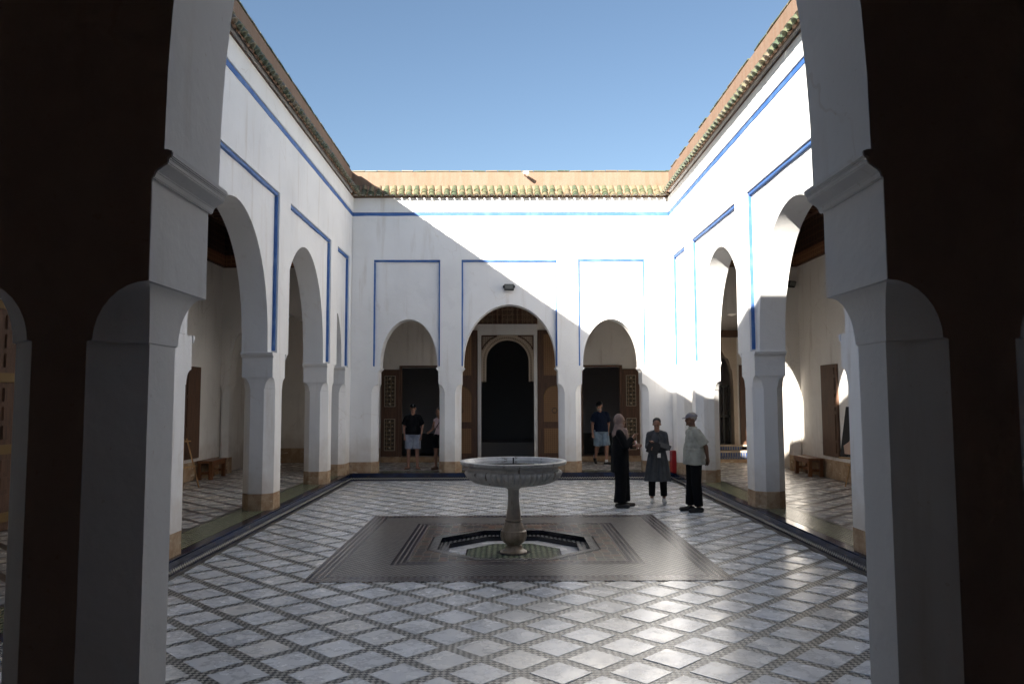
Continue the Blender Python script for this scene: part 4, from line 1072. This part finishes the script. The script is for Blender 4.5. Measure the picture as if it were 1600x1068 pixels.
def shoes(T, J, mat, sole=None, r=0.043):
    for s in 'LR':
        an, to = J['ank' + s], J['toe' + s]; fd = to - an; fd.z = 0; fd.normalize(); hl = an + Vector((0, 0, -0.042)) - fd * 0.05
        m = MB(); cap_prim(m, hl, to + fd * 0.01, r, r * 0.86); cap_prim(m, an + Vector((0, 0, -0.01)), hl.lerp(to, 0.35), r * 0.95, r * 0.95)
        sh = melt(m, 'shoe', mat, T, vox=0.008, sm=2)
        if sole:
            m = MB(); lo = min(hl.z, to.z) - r * 0.82
            a, b = hl - fd * r * 0.7, to + fd * r * 0.7; sd = Vector((-fd.y, fd.x, 0))
            pts = [a - sd * r * .7, a + sd * r * .7, hl.lerp(to, 0.6) + sd * r * 0.95, b + sd * r * 0.55, b - sd * r * 0.55, hl.lerp(to, 0.6) - sd * r * 0.95]
            m.rings([[(p.x, p.y, z + (to.z - hl.z) * 0) for p in pts] for z in (lo - 0.004, lo + 0.022)]); m.build('sole', sole, sh, bevel=0.005)
def capwear(T, hp, Rh, mat, visor=True, flat=False):
    m = MB(); rs = []
    for i in range(0, 7):
        ph = math.pi / 2 * i / 6.3
        rs.append([hp(0.084 * math.cos(ph) * math.cos(k * math.pi / 10), 0.018 + (0.102 + (0.01 if flat else 0)) * math.cos(ph) * math.sin(k * math.pi / 10), 0.045 + (0.075 if flat else 0.085) * math.sin(ph)) for k in range(20)])
    m.rings(rs); c = m.build('cap', mat, T, smooth=True)
    m = MB(); n = 10
    up = [hp(0.075 * math.cos(math.pi + math.pi * k / n), -0.045 - 0.115 * math.sin(math.pi * k / n), 0.048 - 0.02 * math.sin(math.pi * k / n)) for k in range(n + 1)]
    dn = [p + Rh @ Vector((0, 0, -0.008)) for p in up]
    m.rings([up, dn]); m.build('visor', mat, c)
    return c
def hair(T, hp, Rh, mat, back=0.02, extra=()):
    m = MB(); ell_prim(m, hp(0, back + 0.012, 0.040), (0.083, 0.092, 0.092), Rh)
    for (c, r) in extra: ell_prim(m, hp(*c), r, Rh)
    return melt(m, 'hair', mat, T, vox=0.008, sm=2, fold=0.003)
HAIRB = Mat('black_hair', 0.45, (0.012, 0.009, 0.008)).m; HAIRN = Mat('brown_hair', 0.5, (0.045, 0.025, 0.015)).m; BEARD = Mat('grey_beard', 0.7, (0.30, 0.27, 0.24)).m
BLK = cloth('black_cotton', (0.010, 0.010, 0.011)); NAVY = cloth('navy_cotton', (0.010, 0.016, 0.035)); SHORTS = cloth('pale_grey_cotton', (0.36, 0.39, 0.46))
BLUES = cloth('light_blue_cotton', (0.24, 0.32, 0.40)); PINKT = cloth('pale_pink_knit', (0.58, 0.42, 0.43)); GREYC = cloth('slate_grey_cloth', (0.075, 0.08, 0.087))
SAGE = cloth('pale_sage_shirt', (0.42, 0.42, 0.36)); TAUPE = cloth('taupe_scarf', (0.30, 0.215, 0.185)); GREYCAP = cloth('grey_wool', (0.25, 0.235, 0.255)); DTROUS = cloth('black_trousers', (0.008, 0.008, 0.009))
SHOEB = Mat('black_shoe', 0.4, (0.012, 0.011, 0.011)).m; SHOEW = Mat('white_shoe', 0.5, (0.62, 0.61, 0.58)).m; SANDAL = Mat('brown_sandal', 0.6, (0.10, 0.05, 0.03)).m
SK1, SK2, SK3 = (0.42, 0.22, 0.15), (0.30, 0.155, 0.10), (0.19, 0.095, 0.058)

# man in a black T-shirt
T, J, hp, Rh = person('man in a black T-shirt, black cap and pale grey shorts facing the court', (-2.37, 19.75, FZ + 0.003), 0.05, 1.66,
    dict(elL=(0.24, 0.06, 1.13), elR=(-0.24, 0.06, 1.13), wrL=(0.215, -0.02, 0.90), wrR=(-0.215, -0.02, 0.90), toeL=(0.19, -0.14, 0.035), toeR=(-0.19, -0.14, 0.035)), 0.05, 0.0, SK1, 1.12)
top_garment(T, J, 't_shirt', BLK, 0.024, 0.82, J['pel'].z - 0.04, 1.05, B=1.12); leg_garment(T, J, 'shorts', SHORTS, 0.92, 0.022, 0.012, B=1.1, top=-0.03)
c = capwear(T, hp, Rh, BLK); MB().prism([(-0.016, 0), (0.016, 0), (0.0, 0.028)], lambda p, k: tuple(hp(p[0], -0.083 - 0.01 * k + 0.004, 0.072 + p[1]))).build('cap_emblem', WHITEM, c)
for s in 'LR':
    m = MB(); an, to = J['ank' + s], J['toe' + s]; cap_prim(m, an + Vector((0, 0.04, -0.077)), to + Vector((0, -0.02, -0.028)), 0.05, 0.045, sq=0.16); m.build('sandal', SANDAL, T, smooth=True)
# woman half hidden by the column
T, J, hp, Rh = person('woman in a pale pink top and black shorts half hidden behind a column', (-1.67, 19.50, FZ + 0.003), -0.45, 1.56,
    dict(elR=(-0.225, 0.02, 1.13), wrR=(-0.19, -0.21, 1.06), head=(-0.01, -0.035, 1.59)), -0.25, 0.30, SK2, 0.95)
top_garment(T, J, 'sleeveless_top', PINKT, 0.014, 0.0, J['pel'].z - 0.0, 0.98, B=0.95); leg_garment(T, J, 'shorts', BLK, 0.75, 0.018, 0.01, top=-0.02)
hair(T, hp, Rh, HAIRN, 0.025, [((0, 0.10, 0.06), (0.045, 0.045, 0.045))])
MB().tube([(0.13, -0.03, 1.44), (0.06, -0.135, 1.30), (-0.05, -0.14, 1.14), (-0.15, -0.05, 1.0)], 0.010, 6).build('bag_strap', BLK, T)
MB().box(-0.235, -0.15, -0.33, -0.29, 1.06, 1.075).build('phone', BLACKM, T)
shoes(T, J, SANDAL)
# man in navy
T, J, hp, Rh = person('bearded man in a navy shirt and light blue shorts strolling by the right doorway', (2.56, 20.60, FZ + 0.012), 0.22, 1.70,
    dict(kneeL=(0.13, -0.07, 0.50), ankL=(0.13, -0.06, 0.085), toeL=(0.22, -0.22, 0.035), kneeR=(-0.08, 0.05, 0.50), ankR=(-0.07, 0.30, 0.18), toeR=(-0.08, 0.20, 0.04),
         elL=(0.25, 0.08, 1.13), wrL=(0.19, -0.03, 0.93), elR=(-0.22, 0.06, 1.12), wrR=(-0.22, 0.03, 0.88), head=(-0.05, -0.03, 1.59), neck=(-0.02, 0.0, 1.44)), -0.75, 0.18, SK1, 1.08)
top_garment(T, J, 'polo_shirt', NAVY, 0.024, 0.80, J['pel'].z - 0.05, 1.06, B=1.08); leg_garment(T, J, 'shorts', BLUES, 0.95, 0.024, 0.014, B=1.06, top=-0.03)
capwear(T, hp, Rh, BLK); m = MB(); ell_prim(m, hp(0, -0.040, -0.082), (0.056, 0.055, 0.042), Rh); m.build('beard', BEARD, T, smooth=True)
shoes(T, J, SHOEB, WHITEM)
for s in 'LR':
    m = MB(); cap_prim(m, J['ank' + s], J['ank' + s] + Vector((0, 0.0, 0.06)), 0.040, 0.042); m.build('sock', WHITEM, T, smooth=True)
# woman in hijab, in profile facing right
T, J, hp, Rh = person('woman in a taupe headscarf and long black coat holding a phone', (2.07, 13.94, 0.004), R(84), 1.655,
    dict(elR=(-0.22, -0.10, 1.14), wrR=(-0.10, -0.235, 1.285), elL=(0.20, -0.09, 1.10), wrL=(0.05, -0.27, 1.13), toeR=(-0.13, -0.15, 0.035), ankL=(0.10, -0.08, 0.085), toeL=(0.14, -0.27, 0.035), kneeL=(0.10, -0.07, 0.50)), 0.05, 0.06, SK2, 1.05)
top_garment(T, J, 'coat', BLK, 0.034, 0, J['pel'].z - 0.30, 1.10, wr=True, B=1.05, fold=0.008); leg_garment(T, J, 'trousers', DTROUS, 1.97, 0.035, 0.03, B=1.08)
m = MB(); ell_prim(m, hp(0, 0.030, 0.012), (0.095, 0.098, 0.128), Rh); ell_prim(m, hp(0, 0.0, -0.085), (0.088, 0.075, 0.07), Rh); cap_prim(m, (0, 0.02, 1.50), (0, 0.01, 1.36), 0.085, 0.145)
cap_prim(m, (-0.03, -0.10, 1.42), (-0.05, -0.150, 1.08), 0.055, 0.040); cap_prim(m, (0.05, -0.09, 1.42), (0.03, -0.155, 1.16), 0.05, 0.04)
melt(m, 'headscarf', TAUPE, T, fold=0.006)
m = MB()
for s in (-1, 1): m.tube([hp(s * 0.03 + 0.02 * math.cos(t), -0.092, 0.004 + 0.017 * math.sin(t)) for t in [i * math.pi / 6 for i in range(13)]], 0.003, 5)
m.tube([hp(-0.05, -0.09, 0.006), hp(-0.08, 0.0, 0.01)], 0.003, 5); m.build('glasses', GOLD, T)
shoes(T, J, SHOEB, None, 0.044)
ph = thing('phone', 'pink and white phone held up by the woman in the headscarf', 'phone', (2.07 + 0.335, 13.94 - 0.0, 1.115), R(60), local=True)
b = MB().rings([[(-0.038, -0.006, -0.07), (0.038, -0.006, -0.07), (0.038, 0.006, -0.07), (-0.038, 0.006, -0.07)], [(-0.038, 0.050, 0.075), (0.038, 0.050, 0.075), (0.038, 0.062, 0.075), (-0.038, 0.062, 0.075)]]).build('phone_case', Mat('pink_case', 0.4, (0.65, 0.16, 0.24)).m, ph, bevel=0.004)
MB().rings([[(-0.034, -0.0075, -0.066), (0.034, -0.0075, -0.066), (0.034, -0.0063, -0.066), (-0.034, -0.0063, -0.066)], [(-0.034, 0.046, 0.072), (0.034, 0.046, 0.072), (0.034, 0.0475, 0.072), (-0.034, 0.0475, 0.072)]]).build('phone_screen', WHITEM, b)
# woman in grey coat with folder
T, J, hp, Rh = person('dark haired woman in a long grey coat writing in a black folder', (2.86, 14.50, 0.004), -0.12, 1.60,
    dict(elR=(-0.195, -0.02, 1.12), wrR=(-0.14, -0.20, 1.20), elL=(0.19, -0.05, 1.10), wrL=(-0.03, -0.205, 1.10), head=(-0.005, -0.055, 1.575), neck=(0, 0, 1.44), toeL=(0.13, -0.15, 0.035), toeR=(-0.13, -0.15, 0.035)), -0.18, 0.42, SK2, 0.98)
top_garment(T, J, 'coat_bodice', GREYC, 0.022, 0, J['pel'].z + 0.02, 0.98, wr=True, B=0.98, fold=0.006)
rs = []
for i in range(15):
    t = i / 14; z = 1.10 - 0.66 * t; rs.append([])
    for k in range(96):
        a = k * 2 * math.pi / 96; pl_ = (0.012 + 0.016 * t) * min(1, t * 4) * (abs(math.sin(a * 6 + 0.4)) - 0.5) * (1 + 0.3 * math.sin(3 * a))
        rs[-1].append(((0.150 + 0.115 * t ** 0.8 + pl_) * math.cos(a), (0.118 + 0.075 * t ** 0.8 + pl_) * math.sin(a), z + 0.008 * math.sin(5 * a) * t))
sk_ = MB().rings(rs).build('coat_skirt', GREYC, T, smooth=True, angle=60)
leg_garment(T, J, 'trousers', DTROUS, 1.88, 0.012, 0.008)
hair(T, hp, Rh, HAIRB, 0.022, [((0, 0.115, 0.02), (0.045, 0.04, 0.045))])
shoes(T, J, SHOEW, WHITEM, 0.044)
m = MB().prism([(-0.05, 1.42), (0.05, 1.42), (0.0, 1.34)], lambda p, k: (p[0], -0.125 - 0.012 * k, p[1])); m.build('collar', GREYC, T)
f = thing('folder', 'open black folder held against the chest of the woman in grey', 'folder', (2.86, 14.5 - 0.27, 1.06), -0.25, local=True)
m = MB(); Rf = Matrix.Rotation(-0.45, 3, 'Y') @ Matrix.Rotation(-0.6, 3, 'X')
def fb(x0, x1, z0, z1, y0, y1, R_): return [R_ @ Vector((x, y, z)) for z in (z0, z1) for y in (y0, y1) for x in (x0, x1)]
BOXF = [(0, 2, 3, 1), (4, 5, 7, 6), (0, 1, 5, 4), (2, 6, 7, 3), (0, 4, 6, 2), (1, 3, 7, 5)]
MB().add(fb(-0.06, 0.19, 0.0, 0.10, -0.006, 0.006, Matrix.Rotation(0.38, 3, 'Y') @ Matrix.Rotation(-0.5, 3, 'X')), BOXF).build('cover', SHOEB, f, bevel=0.003)
MB().add(fb(-0.22, 0.0, -0.17, 0.05, -0.006, 0.006, Matrix.Rotation(0.32, 3, 'Y') @ Matrix.Rotation(-0.12, 3, 'X')), BOXF).build('cover', SHOEB, f, bevel=0.003)
MB().add(fb(-0.035, 0.035, -0.05, 0.05, -0.003, 0.003, Matrix.Rotation(0.1, 3, 'Y')), BOXF)
b = thing('name_badge', 'small white name badge hanging below the black folder', 'badge', (2.86 - 0.02, 14.5 - 0.262, 0.90), 0.0, local=True)
MB().box(-0.03, 0.03, -0.004, 0.004, -0.04, 0.04).build('card', WHITEM, b, bevel=0.002); MB().tube([(0, 0, 0.041), (0.0, 0.02, 0.30)], 0.004, 5).build('lanyard', BLK, b)
# older man in profile, hands behind his back
T, J, hp, Rh = person('older man in a pale shirt and grey cap with his hands clasped behind his back', (3.27, 13.36, 0.004), R(-80), 1.70,
    dict(elL=(0.215, 0.13, 1.13), wrL=(0.09, 0.215, 0.93), elR=(-0.215, 0.13, 1.13), wrR=(-0.08, 0.20, 0.93), head=(0, -0.045, 1.60), neck=(0, -0.005, 1.44), toeL=(0.13, -0.15, 0.035), toeR=(-0.12, -0.22, 0.035), ankR=(-0.11, -0.05, 0.085)), 0.0, 0.05, SK3, 1.08)
top_garment(T, J, 'shirt', SAGE, 0.030, 0.85, J['pel'].z - 0.13, 1.16, B=1.08, fold=0.009, seed=5); leg_garment(T, J, 'trousers', DTROUS, 1.95, 0.018, 0.014, B=1.02)
MB().rings([[tuple(J['neck'] + Vector((r_ * math.cos(a), r_ * 1.05 * math.sin(a) - 0.005, z))) for a in [k * math.pi / 8 for k in range(16)]] for r_, z in ((0.078, -0.015), (0.070, 0.035), (0.064, 0.035), (0.068, -0.015))]).build('collar', SAGE, T, smooth=True)
hair(T, hp, Rh, BEARD, 0.015); c = capwear(T, hp, Rh, GREYCAP, flat=True)
shoes(T, J, SHOEB, None, 0.046)
